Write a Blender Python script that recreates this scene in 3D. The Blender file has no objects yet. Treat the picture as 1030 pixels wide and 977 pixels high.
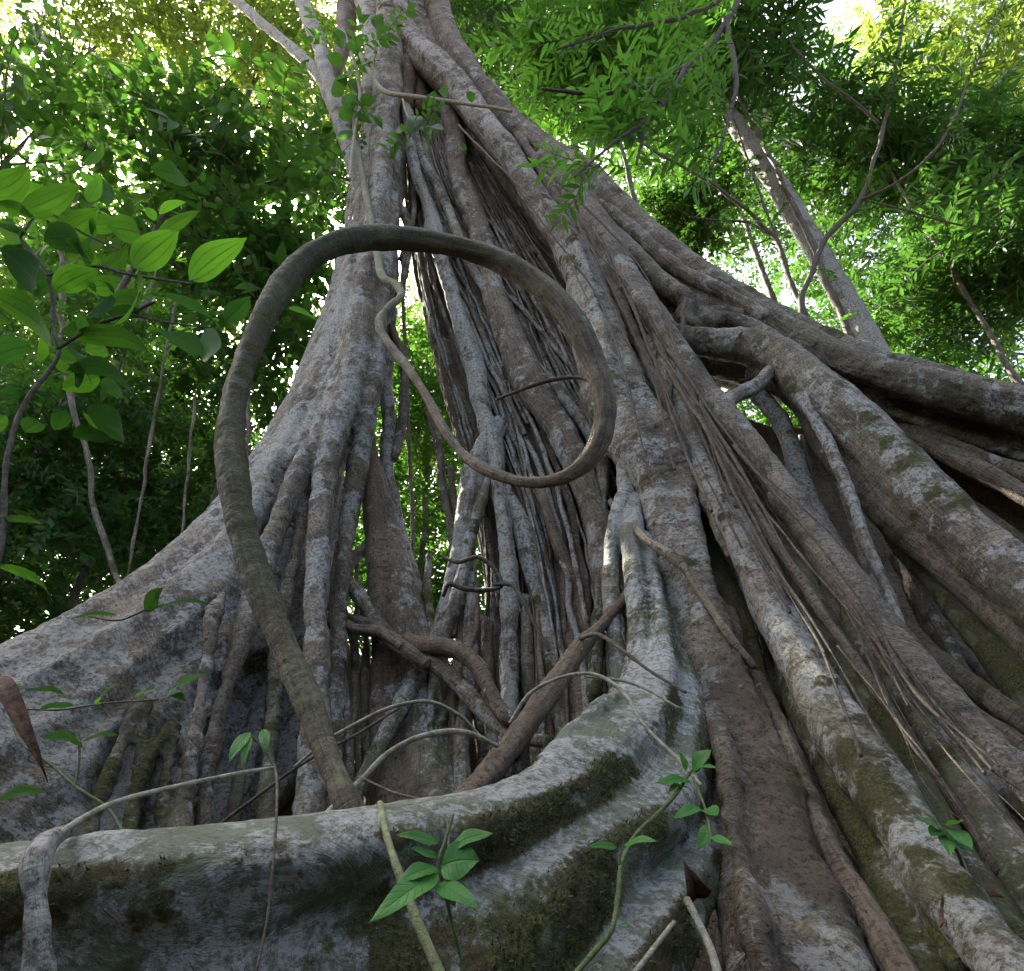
import bpy, math, random
import numpy as np
from mathutils import Vector, kdtree

rng = np.random.default_rng(11)
random.seed(11)
scene = bpy.context.scene
COL = scene.collection

# ------------------------------------------------------------------ camera
F = 671.0                      # focal length in pixels of a 1030 px wide frame
PITCH = math.radians(35)
CAMZ = 0.5
cp, sp = math.cos(PITCH), math.sin(PITCH)
cam = bpy.data.objects.new('camera', bpy.data.cameras.new('camera'))
COL.objects.link(cam)
cam.location = (0, 0, CAMZ)
cam.rotation_euler = (math.pi / 2 + PITCH, 0, 0)
cam.data.sensor_fit = 'HORIZONTAL'
cam.data.sensor_width = 36
cam.data.lens = 36 * F / 1030
cam.data.clip_start = 0.02
cam.data.clip_end = 800
scene.camera = cam


def at(px, py, Y):
    """pixel of the photograph + forward distance -> world point"""
    cx = (px - 515) / F
    cy = (488.5 - py) / F
    d = np.array([cx, cp - sp * cy, sp + cp * cy])
    t = Y / d[1]
    return np.array([0, 0, CAMZ]) + d * t


def dep(px, py, Y):
    cy = (488.5 - py) / F
    return Y / (cp - sp * cy)


# ------------------------------------------------------------------ noise
def _hash(ix, iy, iz, seed):
    n = (ix.astype(np.uint32) * np.uint32(374761393) + iy.astype(np.uint32) * np.uint32(668265263)
         + iz.astype(np.uint32) * np.uint32(2246822519) + np.uint32((seed * 3266489917) & 0xffffffff))
    n = (n ^ (n >> np.uint32(13))) * np.uint32(1274126177)
    n = (n ^ (n >> np.uint32(15))) * np.uint32(2654435761)
    n = n ^ (n >> np.uint32(16))
    return n.astype(np.float64) / 4294967295.0


def vnoise(p, seed=0):
    p = np.asarray(p, float)
    i = np.floor(p).astype(np.int64)
    f = p - i
    f = f * f * (3 - 2 * f)
    out = 0
    for dx in (0, 1):
        wx = f[:, 0] if dx else 1 - f[:, 0]
        for dy in (0, 1):
            wy = f[:, 1] if dy else 1 - f[:, 1]
            for dz in (0, 1):
                wz = f[:, 2] if dz else 1 - f[:, 2]
                out = out + wx * wy * wz * _hash(i[:, 0] + dx, i[:, 1] + dy, i[:, 2] + dz, seed)
    return out * 2 - 1


def fbm(p, octv=3, seed=0):
    o, a, s = 0, 1.0, 0.0
    for k in range(octv):
        o = o + a * vnoise(p * (2.03 ** k) + 7.7 * k, seed + k)
        s += a
        a *= .5
    return o / s


def sstep(a, b, x):
    t = np.clip((x - a) / (b - a), 0, 1)
    return t * t * (3 - 2 * t)


# ------------------------------------------------------------------ curves
def spline(ctrl, step=None, n=None):
    """centripetal-ish Catmull-Rom through ctrl (k,m); first three columns are the position"""
    c = np.asarray(ctrl, float)
    if len(c) == 2:
        c = np.vstack([c[0], (c[0] + c[1]) / 2, c[1]])
    e = np.vstack([2 * c[0] - c[1], c, 2 * c[-1] - c[-2]])
    if e.shape[1] > 3:
        e[0, 3:] = c[0, 3:]
        e[-1, 3:] = c[-1, 3:]
    out = []
    for k in range(1, len(e) - 2):
        t = np.linspace(0, 1, 24, endpoint=False)[:, None]
        p0, p1, p2, p3 = e[k - 1], e[k], e[k + 1], e[k + 2]
        d1 = max(np.linalg.norm(p2[:3] - p1[:3]), 1e-6)
        d0 = max(np.linalg.norm(p1[:3] - p0[:3]), 1e-6)
        d2 = max(np.linalg.norm(p3[:3] - p2[:3]), 1e-6)
        m1 = ((p1 - p0) / d0 * .5 + (p2 - p1) / d1 * .5) * d1
        m2 = ((p2 - p1) / d1 * .5 + (p3 - p2) / d2 * .5) * d1
        h = [2 * t**3 - 3 * t**2 + 1, t**3 - 2 * t**2 + t, -2 * t**3 + 3 * t**2, t**3 - t**2]
        out.append(h[0] * p1 + h[1] * m1 + h[2] * p2 + h[3] * m2)
    out.append(c[-1:])
    q = np.vstack(out)
    L = np.r_[0, np.cumsum(np.linalg.norm(np.diff(q[:, :3], axis=0), axis=1))]
    if n is None:
        n = max(4, int(L[-1] / step) + 1)
    s = np.linspace(0, L[-1], n)
    return np.stack([np.interp(s, L, q[:, k]) for k in range(q.shape[1])], 1), s


def frames(p):
    t = np.gradient(p, axis=0)
    t /= np.linalg.norm(t, axis=1)[:, None] + 1e-12
    nrm = np.zeros_like(t)
    a = np.array([0, -1, 0.2]) if abs(t[0][1]) < .9 else np.array([0, 0, 1.])
    v = a - t[0] * a.dot(t[0])
    nrm[0] = v / np.linalg.norm(v)
    for i in range(1, len(t)):
        v = nrm[i - 1] - t[i] * nrm[i - 1].dot(t[i])
        nrm[i] = v / (np.linalg.norm(v) + 1e-12)
    return t, nrm, np.cross(t, nrm)


class Prim:
    """closed shape + samples that carry the bark coordinates"""
    def __init__(s):
        s.v = None; s.f = None
        s.sp = s.st = s.sn = s.sb = s.sa = None   # samples: point, tangent, normal, binormal, along
        s.par = (0, 0, 0)                          # tone, moss, lichen


def pxpath(pts, dy=0.0):
    """[(px,py,Y,rpx)] -> world (x,y,z,r)"""
    out = []
    for p in pts:
        px, py, Y, r = p
        w = at(px, py, Y + dy)
        out.append([w[0], w[1], w[2], r * dep(px, py, Y + dy) / F])
    return np.array(out)


def tube(path, sides=None, step=None, wob=.25, lobes=.12, tone=.3, moss=.1, lich=.4, seed=None, knots=.12):
    if seed is None:
        seed = int(rng.integers(1e6))
    rm = float(np.mean(path[:, 3]))
    step = step or max(.006, rm * .35)
    q, s = spline(path, step)
    p, r = q[:, :3].copy(), np.maximum(q[:, 3], 1e-3)
    w = np.stack([s / (rm * 9 + .1), np.full_like(s, seed % 97), np.zeros_like(s)], 1)
    for k in range(3):
        p[:, k] += wob * r * vnoise(w, seed + 11 * k)
    r = r * (1 + knots * vnoise(w * 1.9 + 5, seed + 50) + .5 * knots * vnoise(w * 5, seed + 51))
    t, nn, bb = frames(p)
    sides = sides or int(np.clip(2 * math.pi * rm / .012, 8, 40))
    th = np.linspace(0, 2 * math.pi, sides, endpoint=False)
    T, S = np.meshgrid(th, s)
    P3 = np.stack([np.cos(T).ravel() * 1.3, np.sin(T).ravel() * 1.3, S.ravel() / (rm * 14 + .15) + seed % 31], 1)
    lob = 1 + lobes * 1.6 * fbm(P3, 2, seed + 3).reshape(T.shape)
    R = r[:, None] * lob
    V = p[:, None, :] + (np.cos(T) * R)[..., None] * nn[:, None, :] + (np.sin(T) * R)[..., None] * bb[:, None, :]
    n = len(s)
    V = V.reshape(-1, 3)
    i = np.arange(n - 1)[:, None] * sides
    j = np.arange(sides)[None]
    j2 = (j + 1) % sides
    f = np.stack([i + j, i + j2, i + sides + j2, i + sides + j], -1).reshape(-1, 4)
    # rounded end caps
    V = np.vstack([V, p[0] - t[0] * r[0] * .6, p[-1] + t[-1] * r[-1] * .6])
    c0, c1 = n * sides, n * sides + 1
    k = np.arange(sides)
    k2 = (k + 1) % sides
    tri0 = np.stack([np.full(sides, c0), k2, k], 1)
    o = (n - 1) * sides
    tri1 = np.stack([np.full(sides, c1), o + k, o + k2], 1)
    P = Prim()
    P.v = V
    P.quads, P.tris = f, np.vstack([tri0, tri1])
    P.sp, P.st, P.sn, P.sb, P.sa = p, t, nn, bb, s + seed % 53
    P.par = (tone, moss, lich)
    P.bk = np.vstack([np.stack([S.ravel() + seed % 53, (np.cos(T) * r[:, None]).ravel(), (np.sin(T) * r[:, None]).ravel()], 1),
                      [[seed % 53, 0, 0], [s[-1] + seed % 53, 0, 0]]])
    return P


def sheet_grid(rows, nu, nv):
    R = [spline(np.array([at(*p) for p in row]), n=nu)[0] for row in rows]
    R = np.array(R)                                   # rows, nu, 3
    G = np.array([spline(R[:, k], n=nv)[0] for k in range(nu)])   # nu, nv, 3
    return G


def sheet(rows, nu=120, nv=60, back=(0, .22, .05), dents=(), flute=.03, ffreq=4., tone=.3, moss=.1, lich=.4, seed=1):
    G = sheet_grid(rows, nu, nv)
    al = np.cumsum(np.r_[np.zeros((1, nv)), np.linalg.norm(np.diff(G, axis=0), axis=2)], axis=0)
    la = np.cumsum(np.c_[np.zeros((nu, 1)), np.linalg.norm(np.diff(G, axis=1), axis=2)], axis=1)
    du = np.gradient(G, axis=0); dv = np.gradient(G, axis=1)
    N = np.cross(du, dv); N /= np.linalg.norm(N, axis=2)[..., None] + 1e-9
    flip = np.sign((N * (np.array([0, 0, CAMZ]) - G)).sum(2).mean())
    N *= flip
    c = np.stack([al.ravel() * .35, la.ravel() * ffreq, np.full(al.size, seed * 1.3)], 1)
    G = G + N * (flute * (fbm(c, 3, seed)) + .3 * flute * vnoise(c * [3, .6, 1], seed + 9)).reshape(nu, nv)[..., None]
    for (pa, pb, rad, depth) in dents:
        a, b = at(*pa), at(*pb)
        ab = b - a
        tt = np.clip(((G - a) @ ab) / ab.dot(ab), 0, 1)
        q = a + tt[..., None] * ab
        dd = (G - q) - ((G - q) * N).sum(2)[..., None] * N * .7
        d = np.linalg.norm(dd, axis=2)
        G = G - N * (depth * np.exp(-(d / rad) ** 3))[..., None]
    B = G + np.array(back)
    V = np.vstack([G.reshape(-1, 3), B.reshape(-1, 3)])
    idx = np.arange(nu * nv).reshape(nu, nv)
    q = np.stack([idx[:-1, :-1], idx[1:, :-1], idx[1:, 1:], idx[:-1, 1:]], -1).reshape(-1, 4)
    o = nu * nv
    ring = np.r_[idx[:, 0], idx[-1, 1:], idx[::-1, -1][1:], idx[0, ::-1][1:-1]]
    r2 = np.roll(ring, -1)
    side = np.stack([ring, ring + o, r2 + o, r2], 1)
    P = Prim()
    P.v = V
    P.quads = np.vstack([q, q[:, ::-1] + o, side])
    P.tris = np.zeros((0, 3), int)
    st = du / (np.linalg.norm(du, axis=2)[..., None] + 1e-9)
    sb = np.cross(st, N)
    P.sp, P.st, P.sn, P.sb = G.reshape(-1, 3), st.reshape(-1, 3), N.reshape(-1, 3), sb.reshape(-1, 3)
    P.sa = al.ravel()
    P.slat = la.ravel() + seed * 3.1
    P.par = (tone, moss, lich)
    return P


# ------------------------------------------------------------------ mesh making
def raw_mesh(name, V, quads=None, tris=None):
    me = bpy.data.meshes.new(name)
    quads = np.zeros((0, 4), int) if quads is None else quads
    tris = np.zeros((0, 3), int) if tris is None else tris
    me.vertices.add(len(V))
    me.vertices.foreach_set('co', np.asarray(V, np.float32).ravel())
    nl = quads.size + tris.size
    me.loops.add(nl)
    me.loops.foreach_set('vertex_index', np.r_[quads.ravel(), tris.ravel()].astype(np.int32))
    npoly = len(quads) + len(tris)
    me.polygons.add(npoly)
    ls = np.r_[np.arange(len(quads)) * 4, quads.size + np.arange(len(tris)) * 3].astype(np.int32)
    me.polygons.foreach_set('loop_start', ls)
    me.update(calc_edges=True)
    me.validate()
    return me


def vattr(me, name, arr):
    arr = np.asarray(arr, np.float32)
    if arr.ndim == 2:
        a = me.attributes.new(name, 'FLOAT_VECTOR', 'POINT')
        a.data.foreach_set('vector', arr.ravel())
    else:
        a = me.attributes.new(name, 'FLOAT', 'POINT')
        a.data.foreach_set('value', arr.ravel())


def smooth(me):
    me.polygons.foreach_set('use_smooth', np.ones(len(me.polygons), bool))
    me.update()


def link(name, me, parent=None, mats=()):
    o = bpy.data.objects.new(name, me)
    COL.objects.link(o)
    for m in mats:
        me.materials.append(m)
    if parent is not None:
        o.parent = parent
        o.matrix_parent_inverse = parent.matrix_world.inverted() if parent.type != 'EMPTY' else \
            __import__('mathutils').Matrix.Translation(-parent.location)
    return o


def thing(name, label, cat, loc=(0, 0, 0), group=None):
    o = bpy.data.objects.new(name, None)
    COL.objects.link(o)
    o.location = tuple(float(x) for x in loc)
    o.empty_display_size = .1
    return tag(o, label, cat, group)


def tag(o, label, cat, group=None):
    o['label'] = label
    o['category'] = cat
    if group:
        o['group'] = group
    return o


def bark_finish(me, bk, tone, moss, lich, rough=1.0, size=None, seed=0, mossmap=None, mstreak=(2, 14, 14)):
    """push the bark relief into the vertices and store what the bark material reads"""
    n = len(me.vertices)
    co = np.empty(n * 3, np.float32); me.vertices.foreach_get('co', co); co = co.reshape(-1, 3).astype(float)
    no = np.empty(n * 3, np.float32); me.vertex_normals.foreach_get('vector', no); no = no.reshape(-1, 3)
    size = .05 if size is None else size
    fl = fbm(bk * [1.3, 9, 9], 3, seed + 1)            # long flutes
    wr = fbm(bk * [34, 5, 5], 2, seed + 2)             # rings across the root
    lump = fbm(co * 5, 3, seed + 3)
    fine = fbm(co * 34, 2, seed + 4)
    d = rough * (.010 * fl + .0042 * wr + .012 * lump + .0024 * fine) * np.clip(size / .05, .25, 1.6)
    patch = .55 * fbm(co * 2.2 + 11, 3, 21) + .45 * fbm(co * 7.5 + 5, 4, 22)
    low = sstep(2.6, .3, co[:, 2])
    mm = np.clip(moss + .25 * moss * low, 0, 1.4)
    mk = sstep(-.22, .34, 1.25 * patch + mm * .95 - .60 + .34 * fbm(co * 17, 3, 5) + .22 * no[:, 2] * (moss > .25) - .25 * fbm(bk * np.array(mstreak), 2, 8))
    if mossmap is not None:
        mk = np.clip(mk * mossmap(co, no), 0, 1)
    d = d + mk * .006 * (1 + fbm(co * 60, 2, 6)) * np.clip(size / .05, .3, 1)
    co = co + no * d[:, None]
    me.vertices.foreach_set('co', co.astype(np.float32).ravel())
    lk = patch * 0 + fbm(co * 4.3 + 31, 4, 31)
    vattr(me, 'bk', bk); vattr(me, 'tone', tone); vattr(me, 'moss', mk); vattr(me, 'lich', lich + .22 * lk)
    vattr(me, 'algae', np.clip(moss * 1.1 + .3 * low * (moss > .15) + .35 * fbm(co * 1.7 + 3, 2, 41), 0, 1))
    smooth(me)
    return co, no, mk


def root(name, path, parent, mat, label=None, **k):
    P = tube(path, **k)
    me = raw_mesh(name, P.v, P.quads, P.tris)
    n = len(P.v)
    rm = float(np.mean(path[:, 3]))
    bark_finish(me, P.bk, np.full(n, P.par[0]), np.full(n, P.par[1]), np.full(n, P.par[2]), size=rm)
    o = link(name, me, parent, [mat])
    if label:
        o['label'] = label
    return o


def fuse(name, prims, parent, mat, voxel=.018, smooth_it=4, label=None, rough=1.0, size=.05, mossmap=None, mstreak=(2, 14, 14)):
    Vs, Q, T, o = [], [], [], 0
    for P in prims:
        Vs.append(P.v); Q.append(P.quads + o); T.append(P.tris + o); o += len(P.v)
    me = raw_mesh(name + '_raw', np.vstack(Vs), np.vstack(Q), np.vstack(T))
    ob = bpy.data.objects.new(name, me)
    COL.objects.link(ob)
    m = ob.modifiers.new('r', 'REMESH'); m.mode = 'VOXEL'; m.voxel_size = voxel; m.adaptivity = 0
    m2 = ob.modifiers.new('s', 'SMOOTH'); m2.factor = .5; m2.iterations = smooth_it
    dg = bpy.context.evaluated_depsgraph_get()
    dg.update()
    me2 = bpy.data.meshes.new_from_object(ob.evaluated_get(dg))
    me2.name = name
    bpy.data.objects.remove(ob)
    bpy.data.meshes.remove(me)
    n = len(me2.vertices)
    co = np.empty(n * 3, np.float32); me2.vertices.foreach_get('co', co); co = co.reshape(-1, 3).astype(float)
    sp_ = np.vstack([P.sp for P in prims]); st_ = np.vstack([P.st for P in prims])
    sn_ = np.vstack([P.sn for P in prims]); sb_ = np.vstack([P.sb for P in prims])
    sa_ = np.concatenate([P.sa for P in prims])
    sl_ = np.concatenate([getattr(P, 'slat', np.zeros(len(P.sp))) for P in prims])
    pr_ = np.vstack([np.tile(P.par, (len(P.sp), 1)) for P in prims])
    kd = kdtree.KDTree(len(sp_))
    for i, p in enumerate(sp_):
        kd.insert(p, i)
    kd.balance()
    idx = np.fromiter((kd.find(p)[1] for p in co), int, n)
    par = pr_[idx]
    ne = len(me2.edges)
    ed = np.empty(ne * 2, np.int32); me2.edges.foreach_get('vertices', ed); ed = ed.reshape(-1, 2)
    deg = np.bincount(ed.ravel(), minlength=n).astype(float) + 1
    for it in range(14):          # soft change of character from root to root
        par = np.stack([(par[:, k] + np.bincount(ed[:, 0], par[ed[:, 1], k], n) + np.bincount(ed[:, 1], par[ed[:, 0], k], n)) / deg for k in range(3)], 1)
    tf = st_[idx]
    for it in range(24):
        tf = np.stack([(tf[:, k] + np.bincount(ed[:, 0], tf[ed[:, 1], k], n) + np.bincount(ed[:, 1], tf[ed[:, 0], k], n)) / deg for k in range(3)], 1)
    tf /= np.linalg.norm(tf, axis=1)[:, None] + 1e-9
    bf = np.cross(tf, np.array([0, -1., 0])); bf /= np.linalg.norm(bf, axis=1)[:, None] + 1e-9
    cc = co - co.mean(0)
    bk = np.stack([(cc * tf).sum(1), (cc * bf).sum(1), (cc * np.cross(bf, tf)).sum(1)], 1)
    me2.update()
    co, no, mk = bark_finish(me2, bk, par[:, 0], par[:, 1], par[:, 2], rough=rough, size=size, mossmap=mossmap, mstreak=mstreak)
    me2.materials.clear()
    o = link(name, me2, parent, [mat])
    if label:
        o['label'] = label
    return o, co, no, mk


# ------------------------------------------------------------------ materials
def new_mat(name):
    m = bpy.data.materials.new(name)
    m.use_nodes = True
    nt = m.node_tree
    nt.nodes.clear()
    out = nt.nodes.new('ShaderNodeOutputMaterial')
    return m, nt, out


class NB:
    def __init__(s, nt): s.nt = nt
    def n(s, t, **k):
        x = s.nt.nodes.new('ShaderNode' + t)
        for a, b in k.items(): setattr(x, a, b)
        return x
    def l(s, a, b): s.nt.links.new(a, b)
    def put(s, sock, v):
        if hasattr(v, 'is_output'): s.l(v, sock)
        else: sock.default_value = v
    def math(s, op, a, b=None, clamp=False):
        x = s.n('Math', operation=op, use_clamp=clamp)
        s.put(x.inputs[0], a)
        if b is not None: s.put(x.inputs[1], b)
        return x.outputs[0]
    def mix(s, f, a, b, mode='MIX'):
        x = s.n('Mix', data_type='RGBA', blend_type=mode)
        s.put(x.inputs[0], f)
        for k, v in ((6, a), (7, b)):
            if isinstance(v, tuple): v = (*v, 1) if len(v) == 3 else v
            s.put(x.inputs[k], v)
        return x.outputs[2]
    def attr(s, name, out='Fac'):
        x = s.n('Attribute', attribute_name=name)
        return x.outputs[out]
    def scale(s, vec, v):
        x = s.n('VectorMath', operation='MULTIPLY')
        s.l(vec, x.inputs[0]); x.inputs[1].default_value = v
        return x.outputs[0]
    def noise(s, vec, sc, det=4, rough=.55, dist=0):
        x = s.n('TexNoise')
        s.l(vec, x.inputs['Vector'])
        x.inputs['Scale'].default_value = sc; x.inputs['Detail'].default_value = det
        x.inputs['Roughness'].default_value = rough; x.inputs['Distortion'].default_value = dist
        return x.outputs['Fac']
    def ramp(s, f, a, b):
        x = s.n('MapRange', interpolation_type='SMOOTHSTEP')
        s.put(x.inputs[0], f); x.inputs[1].default_value = a; x.inputs[2].default_value = b
        return x.outputs[0]
    def bump(s, h, dist, strength, normal=None):
        x = s.n('Bump')
        x.inputs['Strength'].default_value = strength; x.inputs['Distance'].default_value = dist
        s.l(h, x.inputs['Height'])
        if normal is not None: s.l(normal, x.inputs['Normal'])
        return x.outputs[0]


def bark_material(name, dark, light, red, lichc=(.56, .54, .47), bumpk=1.0, ringk=.68, finesk=.85, algc=(.125, .140, .058)):
    m, nt, out = new_mat(name)
    b = NB(nt)
    geo = b.n('NewGeometry').outputs['Position']
    bk = b.attr('bk', 'Vector')
    tone, moss, lich, alg = b.attr('tone'), b.attr('moss'), b.attr('lich'), b.attr('algae')
    big = b.noise(geo, 3.1, 5, .6)
    fib = b.noise(b.scale(bk, (5, 60, 60)), 1, 5, .65)
    ring = b.noise(b.scale(bk, (95, 7, 7)), 1, 4, .6, .4)
    grain = b.noise(geo, 90, 5, .7)
    col = b.mix(b.ramp(b.math('ADD', b.math('MULTIPLY', big, .5), b.math('MULTIPLY', fib, .5)), .38, .62), dark, light)
    crk = b.noise(b.scale(bk, (9, 130, 130)), 1, 3, .6, .3)
    col = b.mix(b.math('MULTIPLY', b.ramp(crk, .58, .72), .6), col, (.040, .028, .020))
    col = b.mix(b.math('MULTIPLY', tone, .85), col, red)
    col = b.mix(b.math('MULTIPLY', b.ramp(ring, .53, .66), ringk), col, (.045, .034, .024))
    col = b.mix(b.math('MULTIPLY', b.ramp(grain, .56, .75), .5), col, (.30, .26, .22))
    och = b.noise(geo, 11, 6, .7)
    col = b.mix(b.math('MULTIPLY', b.ramp(och, .52, .70), .45), col, (.20, .165, .085))
    fines = b.noise(geo, 48, 7, .8)
    col = b.mix(b.math('MULTIPLY', b.ramp(fines, .51, .38), finesk), col, (.032, .024, .016))
    # green film of algae
    af = b.math('MULTIPLY', b.ramp(b.math('ADD', b.noise(geo, 5.3, 6, .65), b.math('MULTIPLY', alg, .5)), .62, .95), .75)
    col = b.mix(af, col, algc)
    # crusty pale lichen in blotches and specks
    warp = b.n('VectorMath', operation='ADD')
    nz = b.n('TexNoise'); b.l(geo, nz.inputs['Vector']); nz.inputs['Scale'].default_value = 14; nz.inputs['Detail'].default_value = 4
    sc = b.n('VectorMath', operation='SCALE'); b.l(nz.outputs['Color'], sc.inputs[0]); sc.inputs['Scale'].default_value = .10
    b.l(geo, warp.inputs[0]); b.l(sc.outputs[0], warp.inputs[1])
    blot = b.noise(warp.outputs[0], 7.5, 8, .68)
    dens = b.math('MULTIPLY', b.math('SUBTRACT', b.noise(geo, 1.7, 4, .6), .5), .9)
    l1 = b.ramp(b.math('ADD', b.math('ADD', b.math('MULTIPLY', blot, 1.35), dens), b.math('MULTIPLY', lich, .54)), 1.04, 1.13)
    speck = b.noise(warp.outputs[0], 19, 6, .72)
    l2 = b.ramp(b.math('ADD', speck, b.math('MULTIPLY', lich, .22)), .71, .79)
    crisp = b.ramp(b.noise(geo, 42, 7, .78), .40, .53)
    lf = b.math('MULTIPLY', b.math('MAXIMUM', b.math('MULTIPLY', l1, .86), b.math('MULTIPLY', l2, .70)), crisp)
    lcol = b.mix(b.noise(geo, 21, 3), (lichc[0] * .62, lichc[1] * .66, lichc[2] * .62), lichc)
    col = b.mix(lf, col, lcol)
    # moss
    mn = b.noise(geo, 55, 5, .7)
    mf = b.ramp(b.math('ADD', moss, b.math('MULTIPLY', b.math('SUBTRACT', mn, .5), 2.2)), .30, .75)
    mcol = b.mix(b.ramp(b.noise(geo, 110, 4, .75), .35, .68), (.026, .027, .009), (.165, .165, .040))
    mcol = b.mix(b.math('MULTIPLY', b.ramp(b.noise(geo, 6, 4, .65), .42, .62), .75), mcol, (.115, .085, .040))
    col = b.mix(mf, col, mcol)
    pr = b.n('BsdfPrincipled')
    b.l(col, pr.inputs['Base Color'])
    b.put(pr.inputs['Roughness'], b.math('ADD', .68, b.math('MULTIPLY', mf, .25)))
    pr.inputs['Specular IOR Level'].default_value = .35
    h = b.math('ADD', b.math('MULTIPLY', ring, .7), b.math('MULTIPLY', fib, 1.0))
    h = b.math('ADD', h, b.math('MULTIPLY', grain, .35))
    h = b.math('SUBTRACT', h, b.math('MULTIPLY', b.ramp(crk, .55, .75), .5))
    h = b.math('ADD', h, b.math('MULTIPLY', lf, .10))
    h = b.math('ADD', h, b.math('MULTIPLY', fines, .7))
    n1 = b.bump(h, .020 * bumpk, .95)
    n2 = b.bump(b.math('MULTIPLY', b.noise(geo, 170, 4, .75), mf), .012, .8, n1)
    b.l(n2, pr.inputs['Normal'])
    b.l(pr.outputs[0], out.inputs[0])
    return m


def leaf_material(name, ca, cb, trans, tf=.42, rough=.42, veins=0, spots=0.0, spec=.16):
    m, nt, out = new_mat(name)
    b = NB(nt)
    rnd = b.attr('rnd')
    geo = b.n('NewGeometry').outputs['Position']
    col = b.mix(rnd, ca, cb)
    tcol = b.mix(rnd, tuple(.6 * c for c in trans), trans)
    nrm = None
    if veins:
        uv = b.attr('luv', 'Vector')
        sx = b.n('SeparateXYZ'); b.l(uv, sx.inputs[0])
        u, v = sx.outputs[0], b.math('ABSOLUTE', sx.outputs[1])
        mid = b.ramp(v, .10, .0)
        if veins == 2:     # three to five curved main veins, ladder of cross veins
            sec = b.ramp(b.math('ABSOLUTE', b.math('SUBTRACT', v, .52)), .08, .0)
            lad = b.ramp(b.math('FRACT', b.math('ADD', b.math('MULTIPLY', u, 22), b.math('MULTIPLY', v, 2))), .18, .0)
        else:
            sec = b.ramp(b.math('ABSOLUTE', b.math('SUBTRACT', b.math('FRACT', b.math('SUBTRACT', b.math('MULTIPLY', u, 9), b.math('MULTIPLY', v, 1.6))), .5)), .10, .0)
            lad = b.math('MULTIPLY', sec, 0)
        vein = b.math('MAXIMUM', b.math('MAXIMUM', mid, b.math('MULTIPLY', sec, .7)), b.math('MULTIPLY', lad, .28), True)
        col = b.mix(b.math('MULTIPLY', vein, .55), col, tuple(min(1, 1.5 * c + .03) for c in cb))
        tcol = b.mix(b.math('MULTIPLY', vein, .8), tcol, tuple(.30 * c for c in trans))
        nrm = b.bump(b.math('ADD', vein, b.math('MULTIPLY', b.noise(geo, 60, 3), .4)), .004, .6)
    blot = b.noise(geo, 45, 4, .65)
    col = b.mix(b.math('MULTIPLY', b.ramp(blot, .55, .75), .35), col, tuple(.6 * c for c in ca))
    if spots:
        sf = b.math('MULTIPLY', b.ramp(b.noise(geo, 38, 2, .5), .70, .76), spots)
        col = b.mix(sf, col, (.10, .065, .02)); tcol = b.mix(sf, tcol, (.09, .06, .02))
    pr = b.n('BsdfPrincipled')
    b.l(col, pr.inputs['Base Color'])
    pr.inputs['Roughness'].default_value = rough
    pr.inputs['Specular IOR Level'].default_value = spec
    tr = b.n('BsdfTranslucent')
    b.l(tcol, tr.inputs[0])
    if nrm is not None:
        b.l(nrm, pr.inputs['Normal'])
    mx = b.n('MixShader'); mx.inputs[0].default_value = tf
    b.l(pr.outputs[0], mx.inputs[1]); b.l(tr.outputs[0], mx.inputs[2])
    b.l(mx.outputs[0], out.inputs[0])
    return m


def simple_material(name, a, c, sc=30, rough=.75, bump=.004, stretch=None):
    m, nt, out = new_mat(name)
    b = NB(nt)
    geo = b.n('NewGeometry').outputs['Position']
    f = b.ramp(b.noise(geo, sc, 6, .65), .32, .68)
    f2 = b.noise(geo, sc * 6, 4, .7)
    col = b.mix(f, a, c)
    col = b.mix(b.math('MULTIPLY', b.ramp(f2, .55, .8), .5), col, tuple(.45 * x for x in a))
    pr = b.n('BsdfPrincipled'); b.l(col, pr.inputs['Base Color']); pr.inputs['Roughness'].default_value = rough
    pr.inputs['Specular IOR Level'].default_value = .3
    b.l(b.bump(b.math('ADD', f2, f), bump, .8), pr.inputs['Normal'])
    b.l(pr.outputs[0], out.inputs[0])
    return m


M_BARK = bark_material('fig_bark', (.074, .058, .037), (.395, .325, .215), (.190, .118, .062))
M_FRONT = bark_material('front_root_bark', (.125, .118, .086), (.34, .33, .265), (.17, .13, .08), (.56, .54, .49), .8, .35, .40, (.16, .185, .105))
M_LIANA = bark_material('liana_bark', (.062, .043, .023), (.275, .200, .112), (.040, .052, .018), (.36, .36, .28), .8, .12, .6, (.25, .26, .13))
M_TREEBARK = bark_material('forest_bark', (.10, .085, .065), (.30, .265, .21), (.14, .09, .05))
M_TWIG = simple_material('twig_bark', (.050, .038, .026), (.14, .11, .075), 40)
M_PALEVINE = simple_material('pale_vine_bark', (.20, .19, .12), (.42, .40, .29), 38)
M_GREENSTEM = simple_material('green_stem', (.055, .085, .022), (.12, .16, .045), 40, .55)
M_MOSS = simple_material('moss_leaf', (.040, .044, .010), (.150, .160, .036), 60, .9)
M_DEAD = simple_material('dead_leaf', (.055, .030, .016), (.17, .095, .05), 45, .8)

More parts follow.
